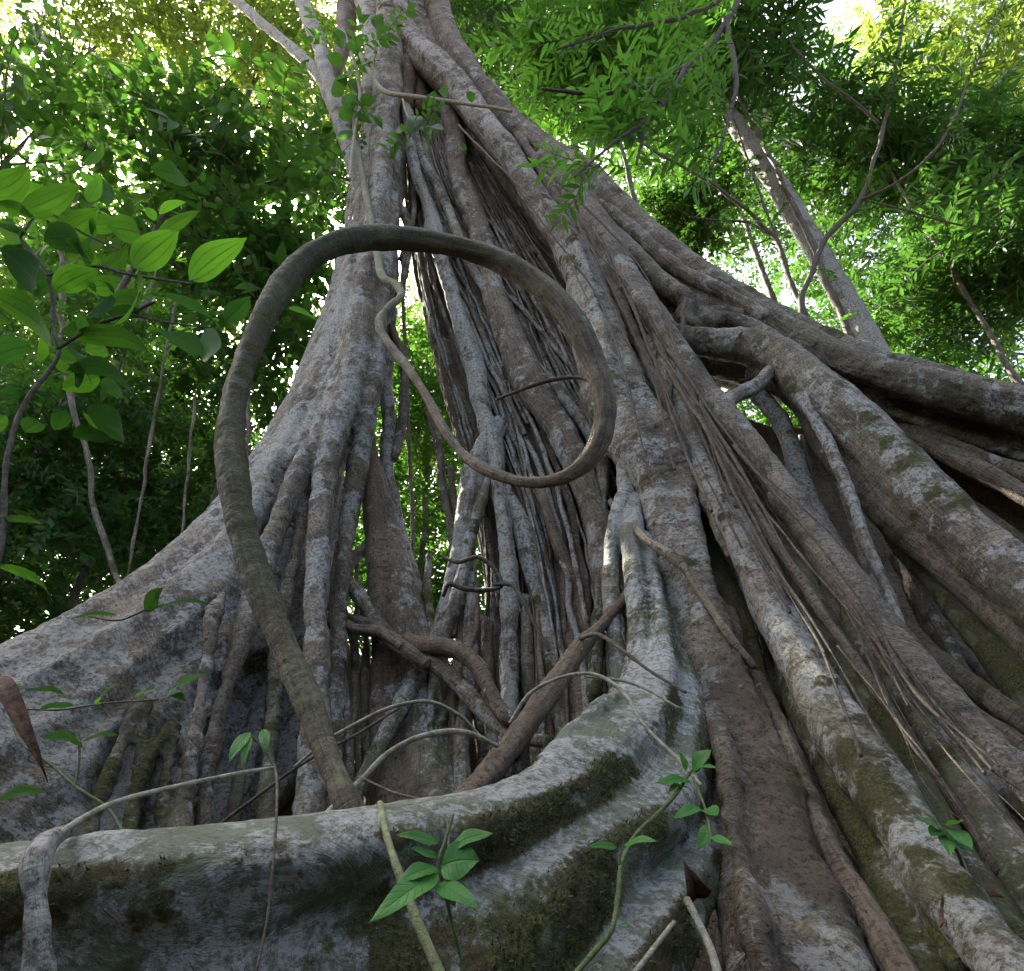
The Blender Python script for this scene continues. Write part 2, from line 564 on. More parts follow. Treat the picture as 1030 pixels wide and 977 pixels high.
L_DARK = leaf_material('leaf_dark', (.016, .048, .014), (.036, .090, .022), (.10, .26, .024), .40, .36)
L_MID = leaf_material('leaf_mid', (.024, .072, .017), (.055, .125, .030), (.085, .225, .026), .42, .42)
L_BRIGHT = leaf_material('leaf_bright', (.038, .110, .022), (.080, .175, .036), (.13, .345, .032), .46, .42)
L_YELLOW = leaf_material('leaf_yellow', (.070, .140, .026), (.130, .190, .042), (.30, .44, .052), .54, .5)
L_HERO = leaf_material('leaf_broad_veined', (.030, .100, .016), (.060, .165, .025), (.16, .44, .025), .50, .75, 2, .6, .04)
L_HERO_D = leaf_material('leaf_broad_dark', (.018, .060, .016), (.036, .100, .024), (.075, .24, .024), .42, .75, 2, .6, .04)  # darker green variant of the broad veined leaf
L_SMALL = leaf_material('leaf_seedling', (.045, .160, .030), (.075, .230, .045), (.16, .42, .04), .28, .40, 1)


# ------------------------------------------------------------------ leaves
def leaf_template(lod, wr):
    """unit leaf along +x, width ratio wr; returns verts, tris"""
    if lod == 0:
        v = np.array([[0, 0, 0], [.45, wr / 2, .10 * wr], [1, 0, -.10], [.45, -wr / 2, .10 * wr]])
        return v, np.array([[0, 1, 2], [0, 2, 3]])
    ts = np.array([0, .18, .42, .68, 1.])
    ws = np.array([0, .75, 1., .66, 0]) * wr / 2
    zc = -.22 * ts**2 + .04 * ts
    v = [[t, 0, z] for t, z in zip(ts, zc)]
    for k in (1, 2, 3): v.append([ts[k] - .02, ws[k], zc[k] + ws[k] * .30])
    for k in (1, 2, 3): v.append([ts[k] - .02, -ws[k], zc[k] + ws[k] * .30])
    t = []
    for o, s in ((5, 0), (8, 1)):
        q = [[0, 1, o], [1, 2, o + 1], [1, o + 1, o], [2, 3, o + 2], [2, o + 2, o + 1], [3, 4, o + 2]]
        t += [x[::-1] if s == 0 else x for x in q]
    return np.array(v), np.array(t)


def rotz(a):
    c, s = np.cos(a), np.sin(a)
    return np.array([[c, -s, 0], [s, c, 0], [0, 0, 1]])


def basis(x, zhint):
    x = x / np.linalg.norm(x)
    y = np.cross(zhint, x); y /= np.linalg.norm(y) + 1e-9
    return np.stack([x, y, np.cross(x, y)], 1)


def spray_template(kind, lod, r):
    """a twig of about unit reach with leaves both sides; verts, tris, material index, rnd"""
    cfg = {'broad': (9, .30, .46), 'lance': (11, .36, .24), 'small': (13, .22, .50), 'pinnate': (15, .28, .30)}[kind]
    nl, L, wr = cfg
    lv, lt = leaf_template(lod, wr)
    droop = r.uniform(.1, .5)
    ax = lambda t: np.array([t, .12 * math.sin(3 * t + droop * 9), .18 * t - droop * t * t * .8])
    V, T, MI, RN = [], [], [], []
    o = 0
    for i in range(nl):
        t = .18 + .82 * (i + r.uniform(-.3, .3)) / (nl - 1)
        t = min(max(t, .08), 1)
        side = 1 if i % 2 else -1
        ang = side * r.uniform(.65, 1.15) if i < nl - 1 else r.uniform(-.2, .2)
        d = np.array([math.cos(ang), math.sin(ang), r.uniform(-.45, .10)])
        up = np.array([r.normal(0, .35), r.normal(0, .35), 1])
        B = basis(d, up)
        s = L * r.uniform(.7, 1.15)
        V.append(ax(t) + (lv * s) @ B.T)
        T.append(lt + o); o += len(lv)
        MI += [0] * len(lt); RN += [r.uniform()] * len(lv)
    ts = np.linspace(0, 1, 5)
    pts = np.array([ax(t) for t in ts]); rad = .010 * (1 - .6 * ts)
    tri = np.array([[0, 1, 0], [0, -.5, .87], [0, -.5, -.87]])
    V.append((pts[:, None] + tri[None] * rad[:, None, None]).reshape(-1, 3))
    q = []
    for k in range(4):
        for a in range(3):
            c = (a + 1) % 3
            q += [[o + k * 3 + a, o + k * 3 + c, o + k * 3 + 3 + c], [o + k * 3 + a, o + k * 3 + 3 + c, o + k * 3 + 3 + a]]
    T.append(np.array(q)); MI += [1] * len(q); RN += [.5] * 15
    return np.vstack(V), np.vstack(T), np.array(MI), np.array(RN)


def foliage_mesh(name, pos, scale, kind, lod, r, dirs=None, nvar=6, tilt=.45):
    pos = np.asarray(pos); n = len(pos)
    var = r.integers(0, nvar, n)
    VV, TT, MM, RR = [], [], [], []
    o = 0
    for k in range(nvar):
        v, t, mi, rn = spray_template(kind, lod, r)
        sel = np.where(var == k)[0]
        m = len(sel)
        if m == 0: continue
        yaw = r.uniform(0, 2 * math.pi, m) if dirs is None else np.arctan2(dirs[sel, 1], dirs[sel, 0]) + r.normal(0, .5, m)
        pit = r.normal(.15, tilt, m); rol = r.normal(0, tilt, m)
        cy, sy = np.cos(yaw), np.sin(yaw); c_, s_ = np.cos(pit), np.sin(pit); cr, sr = np.cos(rol), np.sin(rol)
        Z, O = np.zeros(m), np.ones(m)
        Rz = np.stack([cy, -sy, Z, sy, cy, Z, Z, Z, O], 1).reshape(-1, 3, 3)
        Ry = np.stack([c_, Z, s_, Z, O, Z, -s_, Z, c_], 1).reshape(-1, 3, 3)
        Rx = np.stack([O, Z, Z, Z, cr, -sr, Z, sr, cr], 1).reshape(-1, 3, 3)
        R = Rz @ Ry @ Rx
        s = scale * r.uniform(.65, 1.25, m)
        W = np.einsum('nij,vj->nvi', R, v) * s[:, None, None] + pos[sel][:, None]
        VV.append(W.reshape(-1, 3))
        TT.append((t[None] + (np.arange(m) * len(v))[:, None, None] + o).reshape(-1, 3))
        MM.append(np.tile(mi, m))
        RR.append(np.clip(rn[None] * .7 + .3 * r.uniform(0, 1, m)[:, None], 0, 1).ravel())
        o += m * len(v)
    me = raw_mesh(name, np.vstack(VV), None, np.vstack(TT))
    me.polygons.foreach_set('material_index', np.concatenate(MM).astype(np.int32))
    vattr(me, 'rnd', np.concatenate(RR))
    smooth(me)
    return me


def crown_points(c, rad, n, r, gap=.0, freq=1.0, hollow=.0):
    out = []
    sd = int(r.integers(9999))
    while len(out) < n:
        d = r.normal(size=(n * 3, 3)); d /= np.linalg.norm(d, axis=1)[:, None]
        q = d * (r.uniform(hollow, 1, n * 3) ** (1 / 2.2))[:, None] * np.asarray(rad)
        k = fbm(q * freq + sd, 2, sd) > gap + r.uniform(-.25, .1, len(q))
        out += list(q[k])
    return np.array(out[:n]) + c


def forest_tree(name, label, px, py, Y, rad, n, kind, scale, lmat, lod=0, trunk=None, tr=.09, gap=0., bark=None, group='forest trees behind the fig', seed=0,
                limbs=7, freq=.8, lean=(0, 0)):
    r = np.random.default_rng(seed + 400)
    c = at(px, py, Y)
    base = np.array([c[0] + lean[0], c[1] + lean[1], 0.])
    root_ = thing(name, label, 'tree', base, group)
    if trunk is None:
        top = c + np.array([0, 0, rad[2] * .5])
        mid = base * .45 + top * .55 + np.array([r.normal(0, .25), r.normal(0, .25), 0])
        trunk = np.array([[*base, tr * 1.3], [*(base * .8 + mid * .2), tr], [*mid, tr * .8], [*top, tr * .3]])
    root('trunk', trunk, root_, bark or M_TREEBARK, sides=10, step=.15, wob=.4, tone=.3, moss=.35, lich=.45)
    pts = crown_points(c, rad, n, r, gap, freq)
    prims = []
    q, s = spline(trunk, n=60)
    for k in range(limbs):
        e = pts[r.integers(len(pts))]
        z0 = max(.4, c[2] - rad[2] * .9)
        i = np.argmin(np.abs(q[:, 2] - (z0 + (e[2] - z0) * r.uniform(.1, .6))))
        a = q[i]
        m = (a[:3] + e) / 2 + r.normal(0, .12, 3) * np.linalg.norm(e - a[:3])
        root('branch', np.array([[*a[:3], a[3] * .55], [*m, a[3] * .35], [*e, .008]]), root_, M_TWIG, sides=6, step=.2, wob=.5)
    me = foliage_mesh('crown', pts, scale, kind, lod, r)
    link('crown', me, root_, [lmat, M_TWIG])
    return root_


def hero_leaf(parent, base, tip, wr, mat, hint=None, fold=.14, droop=.08, seed=0, name='leaf', wave=.05, holes=False):
    r = np.random.default_rng(seed)
    x = tip - base
    L = np.linalg.norm(x)
    hint = np.array([r.normal(0, .3), .30 + r.normal(0, .25), .85]) if hint is None else np.asarray(hint, float)
    B = basis(x, hint)
    ts = np.linspace(0, 1, 15)
    prof = np.sin(np.pi * ts ** .82) ** .85 * (1 - .22 * ts)
    prof = prof / prof.max() * wr / 2
    prof[-1] = 0; prof[-2] *= .72
    cols = np.array([-1, -.75, -.5, -.25, 0, .25, .5, .75, 1.])
    V, UV = [], []
    bend = r.normal(0, .05)
    for i, t in enumerate(ts):
        for c in cols:
            y = c * prof[i] + bend * math.sin(math.pi * t)
            z = abs(c) * prof[i] * fold * 1.6 - .10 * c * c * prof[i] + droop * math.sin(math.pi * t) + wave * math.sin(9 * t + seed) * abs(c) * wr
            V.append(base + B @ (np.array([t, y, z]) * L)); UV.append([t, c, 0])
    nc = len(cols)
    i = np.arange(14)[:, None] * nc; j = np.arange(nc - 1)[None]
    q = np.stack([i + j, i + j + 1, i + nc + j + 1, i + nc + j], -1).reshape(-1, 4)
    me = raw_mesh(name, np.array(V), q)
    vattr(me, 'luv', np.array(UV)); vattr(me, 'rnd', np.full(len(V), r.uniform()))
    smooth(me)
    return link(name, me, parent, [mat])


def stem(name, pts, parent, mat, dy=0, sides=8, label=None, **k):
    """bark-less tube given in pixels"""
    P = tube(pxpath(pts, dy), sides=sides, **{**dict(wob=.3, lobes=.05), **k})
    me = raw_mesh(name, P.v, P.quads, P.tris)
    smooth(me)
    o = link(name, me, parent, [mat])
    if label: o['label'] = label
    return o

# ================================================================== world and light
world = bpy.data.worlds.new('World')
scene.world = world
world.use_nodes = True
wn = world.node_tree
bg = wn.nodes['Background']
sky = wn.nodes.new('ShaderNodeTexSky')
sky.sky_type = 'NISHITA'
sky.sun_disc = False
SUN_EL, SUN_AZ = math.radians(52), math.radians(-38)     # azimuth from +Y, clockwise positive
sky.sun_elevation = SUN_EL
sky.sun_rotation = SUN_AZ
sky.air_density = .7
sky.dust_density = 7.0
sky.ozone_density = .2
wn.links.new(sky.outputs[0], bg.inputs[0])
bg.inputs[1].default_value = .15
sl = bpy.data.lights.new('sun', 'SUN')
sl.energy = 5.0
sl.angle = math.radians(.6)
sl.color = (1, .93, .80)
so = bpy.data.objects.new('sun', sl)
COL.objects.link(so)
sd = Vector((math.sin(SUN_AZ) * math.cos(SUN_EL), math.cos(SUN_AZ) * math.cos(SUN_EL), math.sin(SUN_EL)))
so.rotation_euler = sd.to_track_quat('Z', 'Y').to_euler()
so.location = (0, 0, 30)

# ================================================================== ground
gx = np.r_[-400, -120, np.linspace(-40, 40, 90), 120, 400]
gy = np.r_[-400, -60, np.linspace(-12, 50, 90), 120, 400]
GX, GY = np.meshgrid(gx, gy)
gp = np.stack([GX.ravel(), GY.ravel(), np.zeros(GX.size)], 1)
gp[:, 2] = .10 * fbm(gp * .35, 3, 77) - .06
ni, nj = GX.shape
ii = np.arange(ni - 1)[:, None] * nj; jj = np.arange(nj - 1)[None]
gq = np.stack([ii + jj, ii + jj + 1, ii + nj + jj + 1, ii + nj + jj], -1).reshape(-1, 4)
gm = raw_mesh('ground', gp, gq); smooth(gm)
go = link('ground', gm, None, [simple_material('leaf_litter', (.030, .020, .012), (.10, .065, .035), 9, .9, .03)])
go['kind'] = 'structure'

# ================================================================== the strangler fig
fig = thing('strangler_fig', 'huge strangler fig with a lattice of grey brown roots and sweeping mossy buttresses', 'tree', (0.4, 4.6, 0))

# --- left column with its buttress wing
A = [
 [(374,-40,5.9),(372,60,5.8),(358,150,5.65),(345,235,5.5),(330,300,5.4),(303,372,5.25),(272,430,5.1),(228,492,4.9),(150,564,4.55),(70,614,4.2),(0,650,3.9),(-140,710,3.4)],
 [(378,-40,5.6),(378,60,5.35),(363,150,5.2),(350,235,5.1),(336,300,5.0),(311,372,4.85),(281,434,4.7),(238,497,4.5),(160,574,4.12),(78,626,3.78),(0,666,3.45),(-140,725,3.0)],
 [(384,-40,5.5),(386,60,5.2),(373,150,5.05),(362,235,4.95),(352,300,4.85),(333,372,4.7),(306,440,4.55),(262,518,4.32),(190,612,3.95),(105,680,3.6),(0,730,3.25),(-140,800,2.8)],
 [(390,-40,5.5),(394,60,5.25),(387,150,5.1),(374,235,5.0),(363,300,4.9),(347,372,4.75),(325,450,4.6),(286,545,4.42),(225,650,4.05),(140,735,3.65),(20,810,3.2),(-120,880,2.8)],
 [(396,-40,5.6),(402,60,5.4),(397,150,5.25),(387,235,5.15),(378,300,5.1),(364,372,5.0),(345,450,4.9),(310,560,4.65),(268,690,4.25),(190,800,3.75),(60,890,3.2),(-80,960,2.8)],
 [(398,-40,6.0),(404,60,5.8),(401,150,5.6),(392,235,5.5),(383,300,5.4),(372,372,5.3),(358,450,5.25),(340,560,5.0),(318,700,4.6),(268,840,4.1),(150,960,3.5),(0,1040,3.0)],
]
dentsA = [((300,482,4.6),(272,552,4.45),.13,.42), ((264,672,4.2),(238,752,4.0),.13,.40), ((312,500,4.7),(298,640,4.4),.09,.30),
          ((172,760,3.75),(150,840,3.5),.05,.14), ((122,740,3.6),(100,830,3.4),.05,.10), ((215,760,3.9),(205,850,3.7),.09,.25), ((290,700,4.4),(270,840,4.1),.09,.25)]
shA = sheet(A, 200, 90, back=(.02, .34, .08), dents=dentsA, flute=.075, ffreq=6.5, tone=.10, moss=.10, lich=.82, seed=3)
tA = [
 tube(pxpath([(392,-60,5.3,10),(391,20,5.15,11),(388,120,5.02,12),(380,200,4.92,13),(367,290,4.8,14),(352,380,4.65,14),(337,440,4.5,13),(326,500,4.36,13),(321,600,4.15,13),(318,700,3.95,14),(311,800,3.75,16),(300,900,3.5,22),(290,1000,3.3,30)]), tone=.15, moss=.2, lich=.72, seed=5),
 tube(pxpath([(397,150,5.05,6),(392,240,4.95,8),(384,310,4.85,9),(374,380,4.75,10),(362,450,4.7,10),(350,520,4.65,9),(342,600,4.5,8),(338,700,4.3,9),(335,820,4.0,12),(330,950,3.7,16)]), tone=.3, moss=.2, lich=.6, seed=6),
 tube(pxpath([(352,330,4.75,7),(338,390,4.6,9),(318,440,4.5,10),(300,480,4.42,10),(284,520,4.32,11),(262,580,4.2,12),(242,640,4.06,11),(224,700,3.92,9),(209,770,3.76,8),(200,850,3.58,10)]), tone=.2, lich=.6, seed=7),
 tube(pxpath([(305,520,4.45,7),(292,580,4.3,8),(282,640,4.2,8),(277,700,4.1,8),(270,780,3.9,9),(262,880,3.7,14)]), tone=.2, moss=.25, lich=.5, seed=8),
 tube(pxpath([(225,596,4.0,5),(212,622,3.82,9),(208,650,3.74,8),(204,690,3.70,8),(197,740,3.62,8),(190,785,3.55,9),(180,835,3.42,11),(172,900,3.25,16)]), tone=.15, moss=.2, lich=.6, seed=9),
 tube(pxpath([(142,700,3.62,6),(131,724,3.52,6),(119,757,3.45,6),(104,800,3.36,7),(90,846,3.25,10),(80,900,3.1,14)]), tone=.2, moss=.3, lich=.4, seed=10),
 tube(pxpath([(172,728,3.66,5),(160,748,3.55,6),(147,770,3.48,7),(138,800,3.42,8),(130,842,3.33,9),(122,900,3.2,13)]), tone=.1, moss=.45, lich=.5, seed=12),
 tube(pxpath([(178,730,3.68,5),(172,752,3.6,6),(166,785,3.53,6),(163,840,3.42,7),(160,900,3.3,10)]), tone=.2, moss=.3, lich=.5, seed=13),
 tube(pxpath([(150,706,3.62,5),(145,735,3.56,5),(142,770,3.5,6)]), tone=.2, lich=.5, seed=14),
 tube(pxpath([(246,752,4.0,5),(240,790,3.9,6),(233,835,3.8,7),(226,900,3.6,10)]), tone=.35, moss=.3, lich=.35, seed=15),
]
fuse('trunk_column', [shA] + tA, fig, M_BARK, .020, 3, label='pale left column that flares into a low buttress wing', rough=1.3)

# --- slender brown column right of the hollow
tB = [
 tube(pxpath([(366,420,5.0,6),(370,460,4.95,9),(374,510,4.9,11),(380,560,4.82,12),(386,620,4.7,13),(390,700,4.5,15),(392,800,4.2,20),(392,920,3.9,30)]), tone=.75, moss=.05, lich=.35, seed=20),
 tube(pxpath([(380,470,5.05,8),(390,530,4.95,15),(402,590,4.85,22),(412,650,4.7,27),(420,720,4.5,30),(428,800,4.25,34),(436,920,3.9,44)]), tone=.25, moss=.2, lich=.62, seed=21),
 tube(pxpath([(408,600,4.95,10),(424,640,4.85,14),(440,690,4.7,16),(452,760,4.5,18),(464,840,4.25,24),(470,930,4.0,34)]), tone=.55, moss=.15, lich=.35, seed=22),
]
fuse('trunk_column', tB, fig, M_BARK, .018, 3, label='reddish brown inner column between the left column and the gap')

# --- dark fluted heart of the trunk
Crows = [
 [(414,-40,6.6),(412,60,6.4),(410,200,6.2),(424,300,6.0),(444,378,5.9),(460,430,5.8),(476,490,5.6),(490,580,5.4),(476,700,5.0),(470,850,4.6),(470,1000,4.2)],
 [(418,-40,6.0),(421,60,5.8),(425,200,5.6),(440,300,5.5),(460,378,5.4),(478,430,5.3),(494,490,5.2),(508,580,5.0),(503,700,4.75),(500,850,4.35),(500,1000,4.0)],
 [(425,-40,5.8),(435,60,5.7),(460,200,5.55),(490,300,5.4),(520,378,5.3),(545,450,5.15),(560,520,5.0),(565,600,4.85),(565,700,4.6),(565,850,4.2),(565,1000,3.8)],
 [(435,-40,6.0),(445,60,5.9),(500,200,5.6),(550,300,5.45),(590,378,5.25),(620,450,5.05),(640,520,4.9),(650,600,4.65),(660,700,4.35),(670,850,4.0),(670,1000,3.6)],
 [(445,-40,6.2),(460,60,6.0),(540,200,5.8),(620,300,5.5),(680,400,5.2),(730,500,4.9),(770,600,4.6),(800,720,4.2),(830,850,3.8),(850,1000,3.4)],
]
shC = sheet(Crows, 170, 100, back=(0, .25, .05), flute=.16, ffreq=4.2, tone=.45, moss=.08, lich=.30, seed=31)
cores = []
CG = sheet_grid(Crows, 80, 60)
def core_pt(u, v):
    a = min(max(u, 0), 1) * 79; b = min(max(v, 0), 1) * 59
    i, j = int(min(a, 78)), int(min(b, 58)); fa, fb = a - i, b - j
    return (CG[i, j] * (1 - fa) * (1 - fb) + CG[i + 1, j] * fa * (1 - fb) + CG[i, j + 1] * (1 - fa) * fb + CG[i + 1, j + 1] * fa * fb)
rc = np.random.default_rng(5)
def core_root(u0, u1, v0, v1, off, r0, r1, wig=.02, n=7):
    us = np.linspace(u0, u1, n)
    ph = rc.uniform(0, 6)
    out = []
    for k, u in enumerate(us):
        f = k / (n - 1)
        v = v0 + (v1 - v0) * f + wig * math.sin(ph + f * 7) + rc.normal(0, wig * .3)
        p = core_pt(u, v)
        d = np.array([0, 0, CAMZ]) - p; d /= np.linalg.norm(d)
        p = p + d * (off + rc.uniform(-.01, .03))
        out.append([*p, (r0 + (r1 - r0) * f) * rc.uniform(.88, 1.12)])
    return np.array(out)
for k in range(26):
    v0 = .06 + .88 * (k + rc.uniform(-.4, .4)) / 25
    cores.append(tube(core_root(rc.uniform(.02, .12), 1, v0, v0 + rc.normal(0, .06), -.03, rc.uniform(.05, .09), rc.uniform(.06, .13), .03),
                      tone=rc.uniform(.2, .7), moss=rc.uniform(0, .2), lich=rc.uniform(.15, .5), seed=600 + k))
fuse('trunk_core', [shC] + cores, fig, M_BARK, .026, 2, label='dark furrowed heart of the trunk behind the hanging roots')

lowwall = sheet([
 [(170,660,5.2),(170,700,5.0),(170,800,4.6),(170,1000,4.0)],
 [(240,650,5.4),(240,700,5.1),(240,800,4.75),(240,1000,4.2)],
 [(300,640,5.5),(300,700,5.2),(300,800,4.9),(300,1000,4.4)],
 [(335,640,5.5),(335,700,5.25),(335,800,4.9),(335,1000,4.4)],
 [(372,665,5.45),(372,740,5.25),(372,820,4.9),(372,1000,4.4)],
 [(410,690,5.45),(410,720,5.25),(415,820,4.9),(415,1000,4.4)],
 [(440,700,5.4),(445,740,5.2),(450,820,4.85),(450,1000,4.35)],
 [(475,690,5.5),(480,740,5.1),(490,820,4.7),(490,1000,4.25)]], 70, 70, back=(0, .2, .05), flute=.10, ffreq=5, tone=.75, moss=.05, lich=.12, seed=33)
fuse('trunk_core', [lowwall], fig, M_BARK, .026, 2, label='dark reddish back wall low between the columns')
# free roots that hang over the heart
for k in range(46):
    v0 = rc.uniform(.10, .97); u0 = rc.uniform(.06, .45) if k % 3 else rc.uniform(.05, .15); u1 = rc.uniform(.72, 1.) if k % 4 else rc.uniform(.5, .75)
    r_ = rc.choice([.012, .016, .022, .028, .036])
    root('aerial_root', core_root(u0, u1, v0, np.clip(v0 + rc.normal(0, .13), .05, 1), .10 + .10 * rc.uniform(), r_ * .8, r_ * 1.15, .035), fig, M_BARK,
         tone=rc.uniform(0, .75), moss=rc.uniform(.0, .35), lich=rc.uniform(.2, .85), seed=700 + k, wob=.6)
for k in range(84):      # many slender straight ones
    v0 = rc.uniform(.12, 1.0); u0 = rc.uniform(.05, .4); u1 = rc.uniform(.75, 1.)
    r_ = rc.choice([.009, .012, .015, .020])
    root('hanging_root', core_root(u0, u1, v0, np.clip(v0 + rc.normal(0, .24), .05, 1), .16 + .18 * rc.uniform(), r_ * .9, r_ * 1.2, .010, 8), fig, M_BARK if k % 4 else M_TWIG,
         tone=rc.uniform(0, .6), moss=rc.uniform(.0, .4), lich=rc.uniform(.5, 1.1), seed=1700 + k, wob=.8, sides=8)
for k in range(22):      # low between the columns
    x = rc.uniform(335, 500); y = rc.uniform(655, 730) if 380 < x < 462 else rc.uniform(540, 690); Y = rc.uniform(4.5, 5.0); r_ = rc.choice([3, 4, 6, 8])
    root('aerial_root', pxpath([(x, y, Y + .1, r_ * .7), (x + rc.normal(0, 6), y + 70, Y - .05, r_), (x + rc.normal(0, 9), y + 150, Y - .3, r_), (x + rc.normal(0, 14), 860, Y - .6, r_ * 1.3), (x + rc.normal(0, 14), 960, Y - .9, r_ * 1.6)]), fig, M_BARK,
         tone=rc.uniform(.1, 1.0), moss=rc.uniform(.0, .3), lich=rc.uniform(.1, .7), seed=1800 + k, wob=.5)
for k in range(30):      # thin ones that cross sideways
    u = rc.uniform(.25, .88); v = rc.uniform(.1, .8)
    root('rootlet', core_root(u, u + rc.uniform(-.05, .07), v, v + rc.uniform(.12, .35), .14 + .08 * rc.uniform(), .009, .006, .03, 6), fig, M_TWIG if k % 2 else M_BARK,
         tone=.5, lich=.2, seed=800 + k, wob=1.2)

# --- right wall of the trunk and the great arm to the right, with the main columns fused in
Qr = [
 [(446,-40,6.6),(440,0,6.4),(474,72,6.1),(530,120,5.85),(612,186,5.65),(694,252,5.35),(756,288,5.15),(826,326,4.95),(896,352,4.75),(1030,386,4.45),(1160,415,4.15)],
 [(436,-40,6.0),(432,0,5.85),(468,75,5.6),(524,128,5.4),(596,192,5.2),(668,250,5.0),(728,294,4.8),(802,333,4.6),(880,366,4.4),(1030,404,4.15),(1160,438,3.85)],
 [(422,-40,5.6),(418,0,5.45),(452,75,5.25),(505,138,5.1),(570,204,4.92),(638,270,4.72),(696,310,4.6),(766,340,4.45),(860,378,4.3),(1030,432,4.05),(1160,470,3.8)],
 [(408,-40,5.6),(404,0,5.45),(442,80,5.3),(495,148,5.15),(552,220,5.0),(610,290,4.85),(672,340,4.75),(744,362,4.8),(850,392,4.65),(1030,448,4.5),(1160,490,4.3)],
 [(400,-40,5.8),(400,0,5.7),(438,82,5.6),(488,152,5.5),(545,230,5.35),(600,300,5.2),(660,352,5.15),(730,372,5.2),(845,398,5.1),(1030,452,5.0),(1160,495,4.8)],
]
shQ = sheet(Qr, 190, 80, back=(.02, .24, -.06), flute=.07, ffreq=4.5, tone=.14, moss=.28, lich=.52, seed=44)
tQ = [
 tube(pxpath([(392,-60,5.6,13),(397,0,5.35,13),(413,39,5.25,13),(448,78,5.15,14),(483,125,5.0,14),(510,158,4.9,15),(541,202,4.78,15),(572,241,4.6,17),(592,280,4.45,19),(607,331,4.28,24),(622,380,4.1,29),(638,420,3.95,32),(655,455,3.82,32),(667,490,3.7,31),(673,530,3.56,27),(682,565,3.42,25),(694,605,3.24,26),(714,680,2.92,33),(738,760,2.58,40),(768,860,2.22,49),(800,977,1.92,62),(830,1100,1.68,74),(850,1240,1.5,80)]), tone=.12, moss=.20, lich=.72, lobes=.24, seed=45),
 tube(pxpath([(700,650,2.95,16),(712,700,2.8,11),(719,730,2.52,10),(728,775,2.32,11),(738,830,2.12,12),(749,880,1.94,13),(770,977,1.68,16),(790,1090,1.55,20)]), tone=.25, moss=.14, lich=.55, seed=46),
 tube(pxpath([(728,620,3.2,12),(747,680,2.95,10),(763,720,2.68,10),(780,758,2.5,10),(800,810,2.3,10),(816,860,2.12,10),(840,930,2.05,12)]), tone=.7, moss=.06, lich=.3, seed=47),
 # S shaped root below the rim
 tube(pxpath([(585,190,4.95,8),(603,218,4.8,10),(628,250,4.68,12),(655,276,4.58,12),(676,292,4.5,12),(690,305,4.45,11),(688,320,4.42,9),(700,328,4.42,10),(724,322,4.4,11),(752,330,4.38,11),(780,350,4.32,12)]), tone=.15, moss=.35, lich=.45, seed=48),
 tube(pxpath([(545,165,4.98,12),(580,205,4.8,14),(606,240,4.62,15),(630,280,4.46,15),(652,312,4.3,14),(668,335,4.2,14)]), tone=.25, moss=.1, lich=.5, seed=49),
 tube(pxpath([(432,-20,5.5,12),(446,30,5.38,12),(470,70,5.25,12),(505,115,5.1,13),(545,150,5.0,14),(590,185,4.95,15),(640,228,4.85,16),(700,275,4.7,16),(760,315,4.55,17),(830,350,4.4,18),(900,378,4.25,20),(1030,410,4.0,26)]), tone=.2, moss=.3, lich=.5, seed=50),
]
fuse('buttress', [shQ] + tQ, fig, M_BARK, .021, 3, label='tall right column with a massive arm reaching off to the right', rough=1.5)

# --- the roots that fan down to the right
tN = [
 tube(pxpath([(636,300,4.45,9),(655,340,4.25,11),(669,368,4.1,12),(682,408,3.95,14),(700,456,3.72,15),(717,495,3.52,15),(736,530,3.35,16),(760,582,3.12,18),(790,640,2.85,21),(825,706,2.58,26),(863,762,2.36,29),(902,818,2.16,30),(941,877,1.98,30),(980,928,1.84,30),(1019,977,1.72,30),(1100,1090,1.5,36)]), tone=.1, moss=.38, lich=.80, seed=60),
 tube(pxpath([(748,520,3.55,8),(766,580,3.38,11),(788,640,3.12,16),(818,705,2.84,22),(846,765,2.58,27),(874,830,2.35,31),(904,900,2.14,34),(932,977,1.95,38),(965,1100,1.68,44)]), tone=.35, moss=.62, lich=.55, seed=61),
 tube(pxpath([(688,400,4.05,6),(700,432,3.9,9),(716,470,3.7,9),(724,500,3.55,8)]), tone=.2, moss=.4, lich=.5, seed=62),
]
fuse('buttress_root', tN, fig, M_BARK, .014, 3, label='mossy double root with a pale lichen crest')
tP = [
 tube(pxpath([(560,172,4.85,9),(600,235,4.55,11),(630,282,4.36,12),(653,312,4.2,12),(688,360,3.98,13),(727,415,3.78,14),(758,458,3.6,15),(797,512,3.36,17),(836,566,3.12,19),(879,624,2.88,22),(926,682,2.66,24),(963,722,2.54,24),(1004,765,2.42,25),(1060,820,2.28,28),(1160,920,2.05,34)]), tone=.20, moss=.12, lich=.50, seed=63),
 tube(pxpath([(840,590,3.15,14),(866,640,2.93,18),(894,685,2.76,21),(924,730,2.6,24),(964,787,2.42,26),(1004,842,2.25,27),(1040,892,2.12,29),(1120,1000,1.88,36)]), tone=.15, moss=.42, lich=.62, seed=64),
]
fuse('buttress_root', tP, fig, M_BARK, .014, 3, label='long brown root that splits in two near the bottom right')
